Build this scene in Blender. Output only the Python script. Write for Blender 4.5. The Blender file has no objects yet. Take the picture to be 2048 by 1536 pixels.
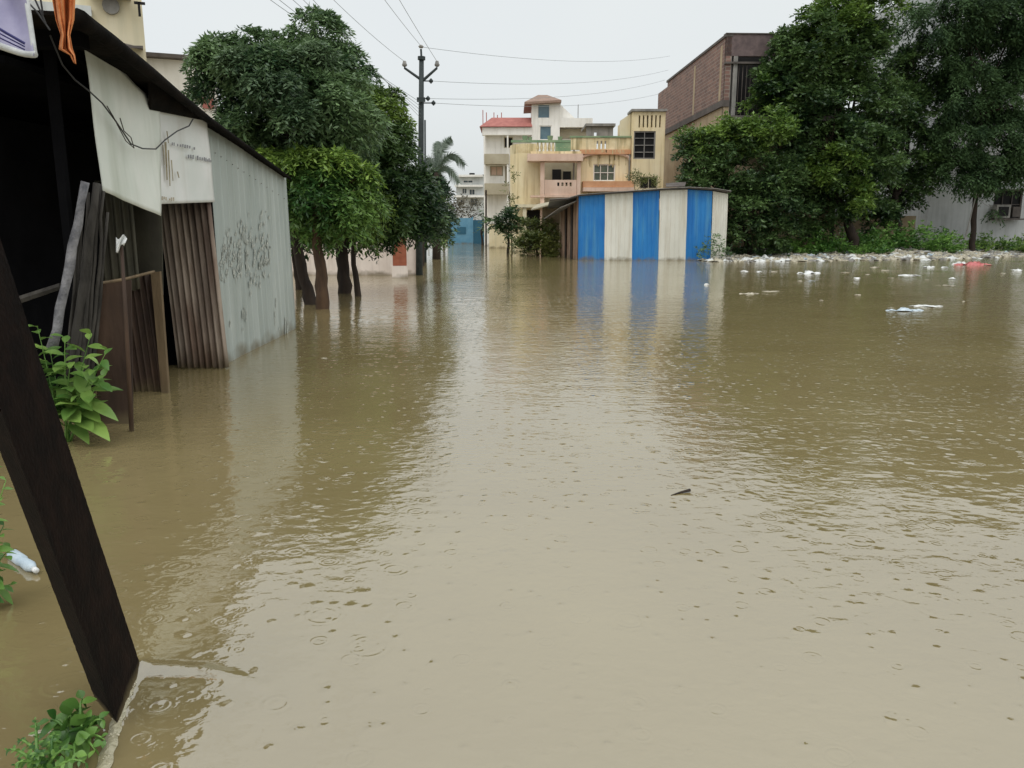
import bpy, math, random
import numpy as np
from mathutils import Vector, Matrix
R = math.radians
SC = bpy.context.scene
COL = SC.collection

# ---------------------------------------------------------------- camera, world, sun, exposure
F = 1600.0                       # focal length in pixels of the 2048 px wide photograph
TH = math.atan(318 / F)
CAMH = 1.5
cd = bpy.data.cameras.new('camera'); cam = bpy.data.objects.new('camera', cd); COL.objects.link(cam)
cam.location = (0, 0, CAMH); cam.rotation_euler = (R(90) - TH, 0, 0)
cd.sensor_width = 36; cd.lens = 36 * F / 2048; cd.clip_start = .05; cd.clip_end = 3000
SC.camera = cam
SC.view_settings.view_transform = 'Standard'; SC.view_settings.look = 'None'
SC.view_settings.gamma = 1; SC.view_settings.exposure = 0.08
SC.cycles.max_bounces = 8; SC.cycles.diffuse_bounces = 3; SC.cycles.glossy_bounces = 3
SC.cycles.transparent_max_bounces = 12
w = bpy.data.worlds.new('World'); SC.world = w; w.use_nodes = True
nt = w.node_tree; nt.nodes.clear()
def wn(t): return nt.nodes.new(t)
sky = wn('ShaderNodeTexSky'); sky.sky_type = 'NISHITA'; sky.sun_disc = False
sky.sun_elevation = R(58); sky.sun_rotation = R(150); sky.air_density = 1; sky.dust_density = 4
b1 = wn('ShaderNodeBackground'); b1.inputs[1].default_value = .05
hs = wn('ShaderNodeHueSaturation'); hs.inputs['Saturation'].default_value = .25
nt.links.new(sky.outputs[0], hs.inputs['Color']); nt.links.new(hs.outputs[0], b1.inputs[0])
b2 = wn('ShaderNodeBackground'); b2.inputs[1].default_value = .68       # the even rain cloud in front of that sky
tc = wn('ShaderNodeTexCoord'); nz = wn('ShaderNodeTexNoise'); nz.inputs['Scale'].default_value = 1.6; nz.inputs['Detail'].default_value = 3
rp = wn('ShaderNodeValToRGB'); rp.color_ramp.elements[0].position = .3; rp.color_ramp.elements[1].position = .75
rp.color_ramp.elements[0].color = (.80, .85, .88, 1); rp.color_ramp.elements[1].color = (.90, .94, .92, 1)
nt.links.new(tc.outputs['Generated'], nz.inputs['Vector']); nt.links.new(nz.outputs[0], rp.inputs[0]); 
sx = wn('ShaderNodeSeparateXYZ'); nt.links.new(tc.outputs['Generated'], sx.inputs[0])      # an overcast sky is brighter overhead than at the horizon
er = wn('ShaderNodeValToRGB'); e_ = er.color_ramp; e_.elements[0].position = 0; e_.elements[0].color = (.95, .95, .95, 1); e_.elements[1].position = .25; e_.elements[1].color = (1.0, 1.0, 1.0, 1)
for ps, vl in ((.42, 1.28), (.65, 1.55), (1.0, 1.7)): q_ = e_.elements.new(ps); q_.color = (vl, vl, vl, 1)
nt.links.new(sx.outputs[2], er.inputs[0]); mm = wn('ShaderNodeMix'); mm.data_type = 'RGBA'; mm.blend_type = 'MULTIPLY'; mm.inputs[0].default_value = 1
nt.links.new(rp.outputs[0], mm.inputs[6]); nt.links.new(er.outputs[0], mm.inputs[7]); nt.links.new(mm.outputs[2], b2.inputs[0])
ad = wn('ShaderNodeAddShader'); ow = wn('ShaderNodeOutputWorld')
nt.links.new(b1.outputs[0], ad.inputs[0]); nt.links.new(b2.outputs[0], ad.inputs[1]); nt.links.new(ad.outputs[0], ow.inputs[0])
sl = bpy.data.lights.new('sun', 'SUN'); sl.energy = .6; sl.angle = R(25); sl.color = (1, .97, .92)
so = bpy.data.objects.new('sun', sl); COL.objects.link(so); so.rotation_euler = (R(32), 0, R(150 - 180))

# ---------------------------------------------------------------- geometry helpers
ct, st_ = math.cos(TH), math.sin(TH)
def ray(u, v):
    dx = (u - 1024) / F; dy = (768 - v) / F
    return Vector((dx, ct + dy * st_, -st_ + dy * ct))
def G(u, v, z=0.0):
    d = ray(u, v); t = (z - CAMH) / d.z; return Vector((d.x * t, d.y * t, z))
def P(u, v, Y):
    d = ray(u, v); t = Y / d.y; return Vector((d.x * t, Y, CAMH + d.z * t))
def V(*a): return Vector(a)

class Frame:
    """local x along a wall, local y behind it, local z up"""
    def __init__(s, ox, oy, ang=0.0):
        s.o = V(ox, oy, 0); s.ex = V(math.cos(ang), math.sin(ang), 0); s.ey = V(-math.sin(ang), math.cos(ang), 0)
    def w(s, x, y, z): return s.o + s.ex * x + s.ey * y + V(0, 0, z)
    def p(s, u, v, y=0.0):
        d = ray(u, v); o = s.o + s.ey * y; t = o.dot(s.ey) / d.dot(s.ey); q = V(0, 0, CAMH) + d * t
        return (q - s.o).dot(s.ex), q.z
WF = Frame(0, 0, 0)

class MB:
    def __init__(s): s.v = []; s.f = []; s.sm = False
    def add(s, vs, fs):
        n = len(s.v); s.v += [tuple(x) for x in vs]; s.f += [tuple(i + n for i in f) for f in fs]; return s
    def box(s, fr, x0, x1, y0, y1, z0, z1):
        c = [fr.w(x, y, z) for z in (z0, z1) for y in (y0, y1) for x in (x0, x1)]
        return s.add(c, [(0, 2, 3, 1), (4, 5, 7, 6), (0, 1, 5, 4), (2, 6, 7, 3), (0, 4, 6, 2), (1, 3, 7, 5)])
    def prism(s, pts, off):
        """polygon pts (3d) extruded by vector off"""
        n = len(pts); a = [Vector(p) for p in pts]; b = [p + Vector(off) for p in a]
        return s.add(a + b, [tuple(range(n))[::-1], tuple(range(n, 2 * n))] + [(i, (i + 1) % n, n + (i + 1) % n, n + i) for i in range(n)])
    def tube(s, pts, rads, n=7, cap=True):
        pts = [Vector(p) for p in pts]
        if not hasattr(rads, '__len__'): rads = [rads] * len(pts)
        vs = []; fs = []; a = None
        for i, p in enumerate(pts):
            t = (pts[min(i + 1, len(pts) - 1)] - pts[max(i - 1, 0)]).normalized()
            if a is None: a = t.cross(V(0, 0, 1) if abs(t.z) < .8 else V(1, 0, 0))
            a = a - t * a.dot(t)
            a.normalize(); b = t.cross(a)
            for k in range(n):
                q = 2 * math.pi * k / n; vs.append(p + (a * math.cos(q) + b * math.sin(q)) * rads[i])
        for i in range(len(pts) - 1):
            for k in range(n): fs.append((i * n + k, i * n + (k + 1) % n, (i + 1) * n + (k + 1) % n, (i + 1) * n + k))
        if cap: fs += [tuple(range(n))[::-1], tuple((len(pts) - 1) * n + k for k in range(n))]
        return s.add(vs, fs)
    def grid(s, fn, nu, nv):
        vs = [fn(i / nu, j / nv) for j in range(nv + 1) for i in range(nu + 1)]
        return s.add(vs, [(j * (nu + 1) + i, j * (nu + 1) + i + 1, (j + 1) * (nu + 1) + i + 1, (j + 1) * (nu + 1) + i) for j in range(nv) for i in range(nu)])
    def facade(s, fr, x0, x1, z0, z1, y0, y1, ops=()):
        xs = sorted({x0, x1} | {min(max(o[k], x0), x1) for o in ops for k in (0, 1)})
        for a, b in zip(xs[:-1], xs[1:]):
            if b - a < 1e-4: continue
            m = (a + b) / 2; cuts = sorted((o[2], o[3]) for o in ops if o[0] < m < o[1]); z = z0
            for c0, c1 in cuts:
                if c0 > z + 1e-4: s.box(fr, a, b, y0, y1, z, c0)
                z = max(z, c1)
            if z < z1 - 1e-4: s.box(fr, a, b, y0, y1, z, z1)
        return s

def wloc(o):
    l = V(0, 0, 0)
    while o is not None: l = l + o.location; o = o.parent
    return l
def obj(name, mb, m, parent=None, smooth=False, solid=0, bevel=0):
    me = bpy.data.meshes.new(name); l = wloc(parent)
    me.from_pydata([(v[0] - l.x, v[1] - l.y, v[2] - l.z) for v in mb.v], [], mb.f); me.update()
    me.materials.append(m)
    if smooth: me.polygons.foreach_set('use_smooth', [True] * len(me.polygons))
    o = bpy.data.objects.new(name, me); COL.objects.link(o); o.parent = parent
    if solid:
        md = o.modifiers.new('thickness', 'SOLIDIFY'); md.thickness = solid; md.offset = 0
    if bevel:
        md = o.modifiers.new('bevel', 'BEVEL'); md.width = bevel; md.segments = 2; md.limit_method = 'ANGLE'
    return o
def tag(o, label, cat, group=None, kind=None):
    o['label'] = label; o['category'] = cat
    if group: o['group'] = group
    if kind: o['kind'] = kind
    return o
def thing(name, label, cat, loc=(0, 0, 0), group=None):
    o = bpy.data.objects.new(name, None); COL.objects.link(o); o.location = loc; o.empty_display_size = .2
    return tag(o, label, cat, group)
def struct(name, mb, m, smooth=False):
    o = obj(name, mb, m, smooth=smooth); o['kind'] = 'structure'; return o
def np_obj(name, verts, faces, m, parent=None, smooth=False):
    """verts (n,3) array, faces (m,k) array"""
    l = wloc(parent); verts = verts - np.array([l.x, l.y, l.z])
    me = bpy.data.meshes.new(name); k = faces.shape[1]
    me.vertices.add(len(verts)); me.vertices.foreach_set('co', verts.astype(np.float32).ravel())
    me.loops.add(faces.size); me.loops.foreach_set('vertex_index', faces.astype(np.int32).ravel())
    me.polygons.add(len(faces)); me.polygons.foreach_set('loop_start', np.arange(0, faces.size, k, dtype=np.int32))
    me.polygons.foreach_set('loop_total', np.full(len(faces), k, dtype=np.int32))
    me.update(calc_edges=True); me.validate(); me.materials.append(m)
    if smooth: me.polygons.foreach_set('use_smooth', [True] * len(me.polygons))
    o = bpy.data.objects.new(name, me); COL.objects.link(o); o.parent = parent; return o

# ---------------------------------------------------------------- materials
def lin(r, g, b):
    f = lambda c: (c / 255 / 12.92) if c / 255 <= .04045 else ((c / 255 + .055) / 1.055) ** 2.4
    return (f(r), f(g), f(b), 1)
def mat(name, c1, c2=None, scale=3.0, rough=.7, bump=.15, bscale=None, streak=0, streakc=None, metal=0, spec=.4, detail=6, ramp=(.35, .7), stretch=(1, 1, 1), tide=0):
    m = bpy.data.materials.new(name); m.use_nodes = True; t = m.node_tree; N = t.nodes; L = t.links
    bs = N['Principled BSDF']; bs.inputs['Roughness'].default_value = rough; bs.inputs['Metallic'].default_value = metal
    bs.inputs['Specular IOR Level'].default_value = spec
    co = N.new('ShaderNodeTexCoord'); mp = N.new('ShaderNodeMapping'); mp.inputs['Scale'].default_value = stretch
    L.new(co.outputs['Object'], mp.inputs[0])
    n = N.new('ShaderNodeTexNoise'); n.inputs['Scale'].default_value = scale; n.inputs['Detail'].default_value = detail; n.inputs['Roughness'].default_value = .62
    L.new(mp.outputs[0], n.inputs[0])
    r = N.new('ShaderNodeValToRGB'); r.color_ramp.elements[0].position = ramp[0]; r.color_ramp.elements[1].position = ramp[1]
    r.color_ramp.elements[0].color = c1; r.color_ramp.elements[1].color = c2 or tuple([min(1, x * 1.35) for x in c1[:3]] + [1])
    L.new(n.outputs[0], r.inputs[0]); out = r.outputs[0]
    if streak:
        m2 = N.new('ShaderNodeMapping'); m2.inputs['Scale'].default_value = (1, 1, .09); L.new(co.outputs['Object'], m2.inputs[0])
        n2 = N.new('ShaderNodeTexNoise'); n2.inputs['Scale'].default_value = 5; n2.inputs['Detail'].default_value = 5; L.new(m2.outputs[0], n2.inputs[0])
        r2 = N.new('ShaderNodeValToRGB'); r2.color_ramp.elements[0].position = .48; r2.color_ramp.elements[1].position = .72
        r2.color_ramp.elements[0].color = (0, 0, 0, 1); r2.color_ramp.elements[1].color = (streak, streak, streak, 1)
        L.new(n2.outputs[0], r2.inputs[0])
        mx = N.new('ShaderNodeMix'); mx.data_type = 'RGBA'; L.new(r2.outputs[0], mx.inputs[0]); L.new(out, mx.inputs[6]); mx.inputs[7].default_value = streakc or (.05, .05, .04, 1)
        out = mx.outputs[2]
    if tide:
        ge = N.new('ShaderNodeNewGeometry'); sz = N.new('ShaderNodeSeparateXYZ'); L.new(ge.outputs['Position'], sz.inputs[0])
        n4 = N.new('ShaderNodeTexNoise'); n4.inputs['Scale'].default_value = 3.5; n4.inputs['Detail'].default_value = 5; L.new(ge.outputs['Position'], n4.inputs[0])
        md = N.new('ShaderNodeMath'); md.operation = 'MULTIPLY_ADD'; L.new(n4.outputs[0], md.inputs[0]); md.inputs[1].default_value = -tide * 1.6; L.new(sz.outputs[2], md.inputs[2])
        mr = N.new('ShaderNodeMapRange'); L.new(md.outputs[0], mr.inputs[0]); mr.inputs[1].default_value = -tide * .35; mr.inputs[2].default_value = -tide * .9; mr.inputs[3].default_value = 0; mr.inputs[4].default_value = .75
        m5 = N.new('ShaderNodeMix'); m5.data_type = 'RGBA'; L.new(mr.outputs[0], m5.inputs[0]); L.new(out, m5.inputs[6]); m5.inputs[7].default_value = lin(108, 96, 70); out = m5.outputs[2]
    L.new(out, bs.inputs['Base Color'])
    if bump:
        n3 = N.new('ShaderNodeTexNoise'); n3.inputs['Scale'].default_value = bscale or scale * 6; n3.inputs['Detail'].default_value = 4; L.new(mp.outputs[0], n3.inputs[0])
        bm = N.new('ShaderNodeBump'); bm.inputs['Strength'].default_value = bump; bm.inputs['Distance'].default_value = .02
        L.new(n3.outputs[0], bm.inputs['Height']); L.new(bm.outputs[0], bs.inputs['Normal'])
    return m
def leafmat(name, dark, light, sp=.45, rough=.38, cl=.7):
    m = bpy.data.materials.new(name); m.use_nodes = True; t = m.node_tree; N = t.nodes; L = t.links
    bs = N['Principled BSDF']; bs.inputs['Roughness'].default_value = rough; bs.inputs['Specular IOR Level'].default_value = sp
    g = N.new('ShaderNodeNewGeometry'); co = N.new('ShaderNodeTexCoord')
    n = N.new('ShaderNodeTexNoise'); n.inputs['Scale'].default_value = cl; n.inputs['Detail'].default_value = 2; L.new(co.outputs['Object'], n.inputs[0])
    a = N.new('ShaderNodeMath'); a.operation = 'MULTIPLY_ADD'; L.new(n.outputs[0], a.inputs[0]); a.inputs[1].default_value = 2.4; a.inputs[2].default_value = -1.0
    b = N.new('ShaderNodeMath'); b.operation = 'MULTIPLY_ADD'; L.new(g.outputs['Random Per Island'], b.inputs[0]); b.inputs[1].default_value = .7; L.new(a.outputs[0], b.inputs[2])
    r = N.new('ShaderNodeValToRGB'); r.color_ramp.elements[0].position = .1; r.color_ramp.elements[1].position = 1.1 if False else 1.0
    r.color_ramp.elements[0].color = dark; r.color_ramp.elements[1].color = light; L.new(b.outputs[0], r.inputs[0]); L.new(r.outputs[0], bs.inputs['Base Color'])
    tr = N.new('ShaderNodeBsdfTranslucent'); L.new(r.outputs[0], tr.inputs[0]); mx = N.new('ShaderNodeMixShader'); mx.inputs[0].default_value = .25
    L.new(bs.outputs[0], mx.inputs[1]); L.new(tr.outputs[0], mx.inputs[2]); L.new(mx.outputs[0], N['Material Output'].inputs[0])
    return m

def water_mat():
    m = bpy.data.materials.new('muddy_flood_water'); m.use_nodes = True; t = m.node_tree; N = t.nodes; L = t.links
    bs = N['Principled BSDF']; bs.inputs['Roughness'].default_value = .04; bs.inputs['IOR'].default_value = 2.5
    g = N.new('ShaderNodeNewGeometry'); pos = g.outputs['Position']
    def mth(op, a, b=None, c=None):
        q = N.new('ShaderNodeMath'); q.operation = op
        for i, x in enumerate((a, b, c)):
            if x is None: continue
            if hasattr(x, 'is_linked') or hasattr(x, 'links'): L.new(x, q.inputs[i])
            else: q.inputs[i].default_value = x
        return q.outputs[0]
    def noise(scale, detail, stretch=(1, 1, 1), dist=0):
        mp = N.new('ShaderNodeMapping'); mp.inputs['Scale'].default_value = stretch; L.new(pos, mp.inputs[0])
        n = N.new('ShaderNodeTexNoise'); n.inputs['Scale'].default_value = scale; n.inputs['Detail'].default_value = detail; n.inputs['Distortion'].default_value = dist
        L.new(mp.outputs[0], n.inputs[0]); return n.outputs[0]
    r = N.new('ShaderNodeValToRGB'); r.color_ramp.elements[0].position = .3; r.color_ramp.elements[1].position = .7
    r.color_ramp.elements[0].color = (.208, .161, .074, 1); r.color_ramp.elements[1].color = (.250, .200, .096, 1)
    L.new(noise(.5, 4), r.inputs[0]); L.new(r.outputs[0], bs.inputs['Base Color'])
    big = noise(2.2, 3, (1, 1.5, 1), .3); sml = noise(11, 3, (1, 1.3, 1), .4); gust = noise(.35, 2)
    h = mth('MULTIPLY', big, .0075)
    gm = mth('MULTIPLY_ADD', gust, .013, -.003)
    h = mth('ADD', h, mth('MULTIPLY', sml, gm))
    for sc, k, amp, cut in ((4.1, 50, .0006, .84), (7.3, 38, .0006, .7), (2.3, 75, .0004, .93)):
        v = N.new('ShaderNodeTexVoronoi'); v.voronoi_dimensions = '2D'; v.inputs['Scale'].default_value = sc; L.new(pos, v.inputs['Vector'])
        d = v.outputs['Distance']; sep = N.new('ShaderNodeSeparateColor'); L.new(v.outputs['Color'], sep.inputs[0])
        d0 = mth('MULTIPLY', sep.outputs[1], .30)                                      # ring radius of this drop
        e = mth('ABSOLUTE', mth('SUBTRACT', d, d0)); env = mth('EXPONENT', mth('MULTIPLY', e, -13.0))
        wv = mth('SINE', mth('MULTIPLY', d, float(k)))
        msk = mth('GREATER_THAN', sep.outputs[0], cut)
        h = mth('ADD', h, mth('MULTIPLY', mth('MULTIPLY', mth('MULTIPLY', wv, env), msk), amp))
    for sc, k, amp, cut in ((5.0, 8.0, .0040, .62), (9.0, 7.0, .0032, .5)):                     # drops just landing
        v = N.new('ShaderNodeTexVoronoi'); v.voronoi_dimensions = '2D'; v.inputs['Scale'].default_value = sc; L.new(pos, v.inputs['Vector'])
        d = mth('MULTIPLY', v.outputs['Distance'], k); sep = N.new('ShaderNodeSeparateColor'); L.new(v.outputs['Color'], sep.inputs[0])
        e = mth('EXPONENT', mth('MULTIPLY', mth('MULTIPLY', d, d), -1.0))
        h = mth('ADD', h, mth('MULTIPLY', mth('MULTIPLY', e, mth('GREATER_THAN', sep.outputs[0], cut)), mth('MULTIPLY', sep.outputs[1], amp)))
    bm = N.new('ShaderNodeBump'); bm.inputs['Strength'].default_value = 1; bm.inputs['Distance'].default_value = 1.0
    L.new(h, bm.inputs['Height']); L.new(bm.outputs[0], bs.inputs['Normal'])
    return m

def brickmat():
    m = mat('brick', lin(140, 105, 92), rough=.85); t = m.node_tree; N = t.nodes; L = t.links; bs = N['Principled BSDF']
    co = N.new('ShaderNodeTexCoord'); sp = N.new('ShaderNodeSeparateXYZ'); L.new(co.outputs['Object'], sp.inputs[0])
    ad = N.new('ShaderNodeMath'); L.new(sp.outputs[0], ad.inputs[0]); L.new(sp.outputs[1], ad.inputs[1])
    cb = N.new('ShaderNodeCombineXYZ'); L.new(ad.outputs[0], cb.inputs[0]); L.new(sp.outputs[2], cb.inputs[1])
    b = N.new('ShaderNodeTexBrick'); b.inputs['Scale'].default_value = 1; b.inputs['Brick Width'].default_value = .46; b.inputs['Row Height'].default_value = .17
    b.inputs['Mortar Size'].default_value = .018; b.inputs['Color1'].default_value = lin(146, 114, 102); b.inputs['Color2'].default_value = lin(116, 92, 86)
    b.inputs['Mortar'].default_value = lin(150, 140, 130); L.new(cb.outputs[0], b.inputs[0])
    n = N.new('ShaderNodeTexNoise'); n.inputs['Scale'].default_value = 1.3; n.inputs['Detail'].default_value = 5; L.new(co.outputs['Object'], n.inputs[0])
    r = N.new('ShaderNodeValToRGB'); r.color_ramp.elements[0].color = (.6, .58, .6, 1); r.color_ramp.elements[1].color = (1.15, 1.1, 1.05, 1)
    L.new(n.outputs[0], r.inputs[0]); mx = N.new('ShaderNodeMix'); mx.data_type = 'RGBA'; mx.blend_type = 'MULTIPLY'; mx.inputs[0].default_value = 1
    L.new(b.outputs[0], mx.inputs[6]); L.new(r.outputs[0], mx.inputs[7]); L.new(mx.outputs[2], bs.inputs['Base Color']); return m

M = {}
M['mud'] = mat('wet_mud', lin(105, 95, 70), lin(135, 125, 95), 2)
M['tin'] = mat('grey_tin', lin(164, 172, 166), lin(190, 196, 190), 1.0, .42, .1, streak=.4, streakc=lin(122, 132, 122), metal=.15, stretch=(1, 1, .35), tide=.32)
M['rust'] = mat('rusty_tin', lin(118, 98, 84), lin(178, 164, 148), 3.5, .75, .3, streak=.8, streakc=lin(52, 36, 28), stretch=(1, 1, .3), tide=.22)
M['rust2'] = mat('brown_tin', lin(50, 38, 30), lin(92, 70, 54), 2.2, .7, .3, streak=.7, streakc=lin(40, 26, 20), stretch=(1, 1, .4), tide=.22)
M['olive'] = mat('olive_sheet', lin(62, 60, 48), lin(86, 82, 66), 2.2, .7, .2, streak=.6, streakc=lin(34, 28, 22))
M['shed_shade'] = mat('shed_shade', (.004, .004, .0045, 1), (.008, .008, .009, 1), 2, .95, .1, spec=.02)  # near-black: the darkness of the unlit shed interior is put into the colour
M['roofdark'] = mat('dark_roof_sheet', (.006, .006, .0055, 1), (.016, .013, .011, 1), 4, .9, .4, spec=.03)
M['wood'] = mat('weathered_wood', lin(92, 76, 54), lin(132, 112, 84), 5, .8, .3, stretch=(1, 1, .2), tide=.22)
M['logs'] = mat('dark_log', lin(40, 37, 33), lin(78, 74, 68), 8, .85, .5, stretch=(1, 1, .3))
M['logp'] = mat('pale_log', lin(84, 84, 88), lin(150, 148, 150), 9, .7, .5)
M['board'] = mat('white_board', lin(206, 211, 200), lin(228, 228, 220), 1.6, .5, .1, streak=.35, streakc=lin(140, 148, 122), stretch=(1, 1, .5))
M['flex'] = mat('white_flex_banner', lin(210, 213, 207), lin(230, 228, 225), 1.4, .5, .12, streak=.22, streakc=lin(150, 138, 105))
M['ink'] = mat('faded_ink', lin(105, 105, 108), lin(150, 150, 152), 20, .7, 0)
M['ink2'] = mat('faded_brown_ink', lin(150, 135, 110), lin(180, 170, 150), 20, .7, 0)
M['stain'] = mat('rust_stain', lin(110, 98, 72), lin(165, 155, 128), 12, .8, 0)
M['lilac'] = mat('lilac_tarp', lin(138, 134, 164), lin(168, 165, 188), 2, .5, .5, bscale=5)
M['hem'] = mat('pale_hem', lin(175, 178, 178), lin(205, 207, 205), 4, .6, .3)
M['navy'] = mat('navy_stripe', lin(40, 40, 90), lin(60, 60, 115), 8, .6, 0)
M['orange'] = mat('orange_cloth', lin(196, 112, 56), lin(232, 160, 104), 7, .75, .6, bscale=18)
M['wire'] = mat('black_wire', (.02, .02, .02, 1), None, 5, .5, 0)
M['wireg'] = mat('grey_conductor', lin(125, 130, 130), None, 5, .5, 0)
M['post'] = mat('rusted_steel_post', (.0045, .0026, .0022, 1), (.017, .0085, .006, 1), 9, .7, .2, bscale=60, streak=.6, streakc=(.002, .0015, .0015, 1), spec=.05, ramp=(.42, .78), tide=.07)
M['plastic'] = mat('white_plastic', lin(205, 208, 205), lin(232, 232, 230), 9, .4, .3)
M['plasticd'] = mat('dirty_plastic', lin(150, 142, 120), lin(205, 198, 180), 9, .5, .3)
M['plasticb'] = mat('pale_blue_plastic', lin(160, 178, 190), lin(205, 215, 220), 9, .4, .3)
M['red'] = mat('red_plastic', lin(172, 84, 86), lin(208, 128, 124), 9, .4, .3)
M['film'] = mat('dull_film', lin(150, 142, 112), lin(185, 178, 152), 14, .25, .5, spec=.6)
M['foam'] = mat('foam', lin(190, 180, 150), lin(220, 210, 185), 30, .5, .4)
M['bark'] = mat('bark', lin(58, 42, 30), lin(92, 70, 50), 6, .85, .6, stretch=(1, 1, .25))
M['barkd'] = mat('dark_bark', lin(38, 30, 25), lin(62, 50, 40), 6, .85, .6, stretch=(1, 1, .25))
M['pinkwall'] = mat('pink_wall', lin(220, 206, 194), lin(236, 224, 214), 1.3, .85, .1, streak=.35, streakc=lin(150, 130, 112), tide=.32)
M['redpillar'] = mat('orange_red_pillar', lin(148, 84, 60), lin(172, 106, 80), 3, .8, .2, streak=.4, streakc=lin(110, 66, 48), tide=.32)
M['pole'] = mat('dark_pole', lin(34, 42, 42), lin(52, 60, 60), 6, .6, .2)
M['white'] = mat('whitewash', lin(226, 222, 214), lin(242, 239, 233), .7, .85, .05, streak=.3, streakc=lin(170, 166, 150), tide=.32)
M['whiteg'] = mat('greyed_wall', lin(182, 184, 182), lin(206, 208, 204), .6, .85, .08, streak=.35, streakc=lin(140, 142, 136))
M['gwall'] = mat('grey_white_wall', lin(172, 174, 174), lin(194, 196, 195), .6, .85, .08, streak=.3, streakc=lin(120, 120, 112))
M['cream'] = mat('cream_wall', lin(214, 200, 164), lin(226, 216, 190), .6, .85, .08, streak=.4, streakc=lin(180, 176, 150), tide=.32)
M['creamd'] = mat('beige_band', lin(160, 150, 128), lin(180, 172, 150), 1, .85, .1)
M['yellow'] = mat('ochre_wall', lin(228, 208, 164), lin(240, 226, 192), .6, .85, .08, streak=.5, streakc=lin(168, 140, 92), tide=.32)
M['yellowp'] = mat('stained_parapet', lin(210, 188, 142), lin(236, 222, 186), 1.6, .85, .08, streak=.85, streakc=lin(120, 110, 72))
M['pinkc'] = mat('pinkish_column', lin(210, 178, 156), lin(228, 202, 184), 1, .8, .05, streak=.3, streakc=lin(170, 140, 120), tide=.32)
M['green'] = mat('mossy_green_paint', lin(110, 138, 108), lin(150, 165, 130), 2, .8, .1)
M['orangeb'] = mat('orange_band', lin(196, 140, 100), lin(216, 168, 130), 2, .8, .05)
M['conc'] = mat('grey_concrete', lin(120, 118, 114), lin(160, 156, 150), 1.3, .9, .2, streak=.5, streakc=lin(80, 78, 74))
M['concd'] = mat('dark_concrete', lin(82, 76, 72), lin(108, 100, 95), 1.5, .9, .2, streak=.4, streakc=lin(60, 55, 52))
M['tanc'] = mat('tan_plaster', lin(158, 138, 112), lin(182, 164, 136), 1, .9, .1, streak=.4, streakc=lin(128, 108, 86))
M['brick'] = brickmat()
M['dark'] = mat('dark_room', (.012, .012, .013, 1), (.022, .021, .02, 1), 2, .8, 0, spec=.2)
M['glass'] = mat('window_glass', (.03, .04, .045, 1), (.06, .075, .08, 1), 2, .12, 0, spec=.6)
M['bglass'] = mat('blue_grey_glass', lin(70, 98, 112), lin(98, 124, 134), 1.5, .15, 0, spec=.6)
M['gglass'] = mat('green_grey_glass', lin(66, 76, 62), lin(104, 112, 92), 2.5, .2, 0, spec=.5)
M['redroof'] = mat('red_tiles', lin(156, 94, 86), lin(178, 114, 104), 3, .75, .2)
M['brownroof'] = mat('brown_tiles', lin(136, 112, 98), lin(160, 134, 118), 4, .8, .3)
M['blue'] = mat('blue_tin', lin(14, 100, 172), lin(40, 126, 190), 1.2, .45, .1, streak=.55, streakc=lin(86, 146, 176), stretch=(1, 1, .4), tide=.32)
M['creamtin'] = mat('cream_tin', lin(204, 202, 190), lin(222, 220, 210), 1.2, .5, .1, streak=.45, streakc=lin(170, 156, 134), stretch=(1, 1, .4), tide=.32)
M['bluelt'] = mat('blue_gate_paint', lin(84, 136, 164), lin(112, 158, 182), 1.2, .55, .1, tide=.32)
M['bluedk'] = mat('deep_blue_paint', lin(36, 88, 112), lin(52, 100, 122), 2, .55, .1)
M['oldwood'] = mat('old_brown_tin', lin(120, 92, 74), lin(160, 136, 116), 2, .8, .2, streak=.7, streakc=lin(66, 50, 42), stretch=(1, 1, .3), tide=.32)
M['signw'] = mat('pale_green_sign', lin(190, 215, 200), lin(215, 232, 222), 4, .6, 0)
M['leafA'] = leafmat('leaf_deep_green', (.026, .066, .028, 1), (.19, .29, .12, 1))
M['leafA3'] = leafmat('leaf_grey_green', (.04, .08, .035, 1), (.17, .25, .12, 1))
M['leafA2'] = leafmat('leaf_mid_green', (.040, .085, .018, 1), (.20, .30, .055, 1))
M['leafB2'] = leafmat('leaf_lime', (.06, .14, .025, 1), (.32, .46, .09, 1))
M['leafB'] = leafmat('leaf_yellow_green', (.035, .095, .022, 1), (.20, .33, .075, 1))
M['leafC'] = leafmat('leaf_dense_dark', (.018, .046, .018, 1), (.12, .20, .06, 1))
M['leafC2'] = leafmat('leaf_dense_bright', (.045, .10, .018, 1), (.20, .31, .06, 1))
M['leafD'] = leafmat('leaf_needle', (.022, .048, .02, 1), (.085, .15, .055, 1), sp=.2, rough=.6)
M['weed'] = leafmat('weed_leaf', (.06, .16, .03, 1), (.26, .46, .10, 1))
M['hedge'] = leafmat('hedge_leaf', (.06, .09, .02, 1), (.20, .22, .06, 1))
M['plant'] = leafmat('plant_leaf', (.06, .15, .03, 1), (.26, .40, .09, 1), cl=3)
M['plant2'] = leafmat('low_plant_leaf', (.035, .11, .02, 1), (.20, .36, .07, 1), cl=4)
M['dry'] = leafmat('dry_brush', (.07, .06, .035, 1), (.17, .15, .10, 1))
M['palm'] = leafmat('palm_leaf', (.05, .075, .05, 1), (.13, .17, .12, 1))
M['water'] = water_mat()

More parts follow.
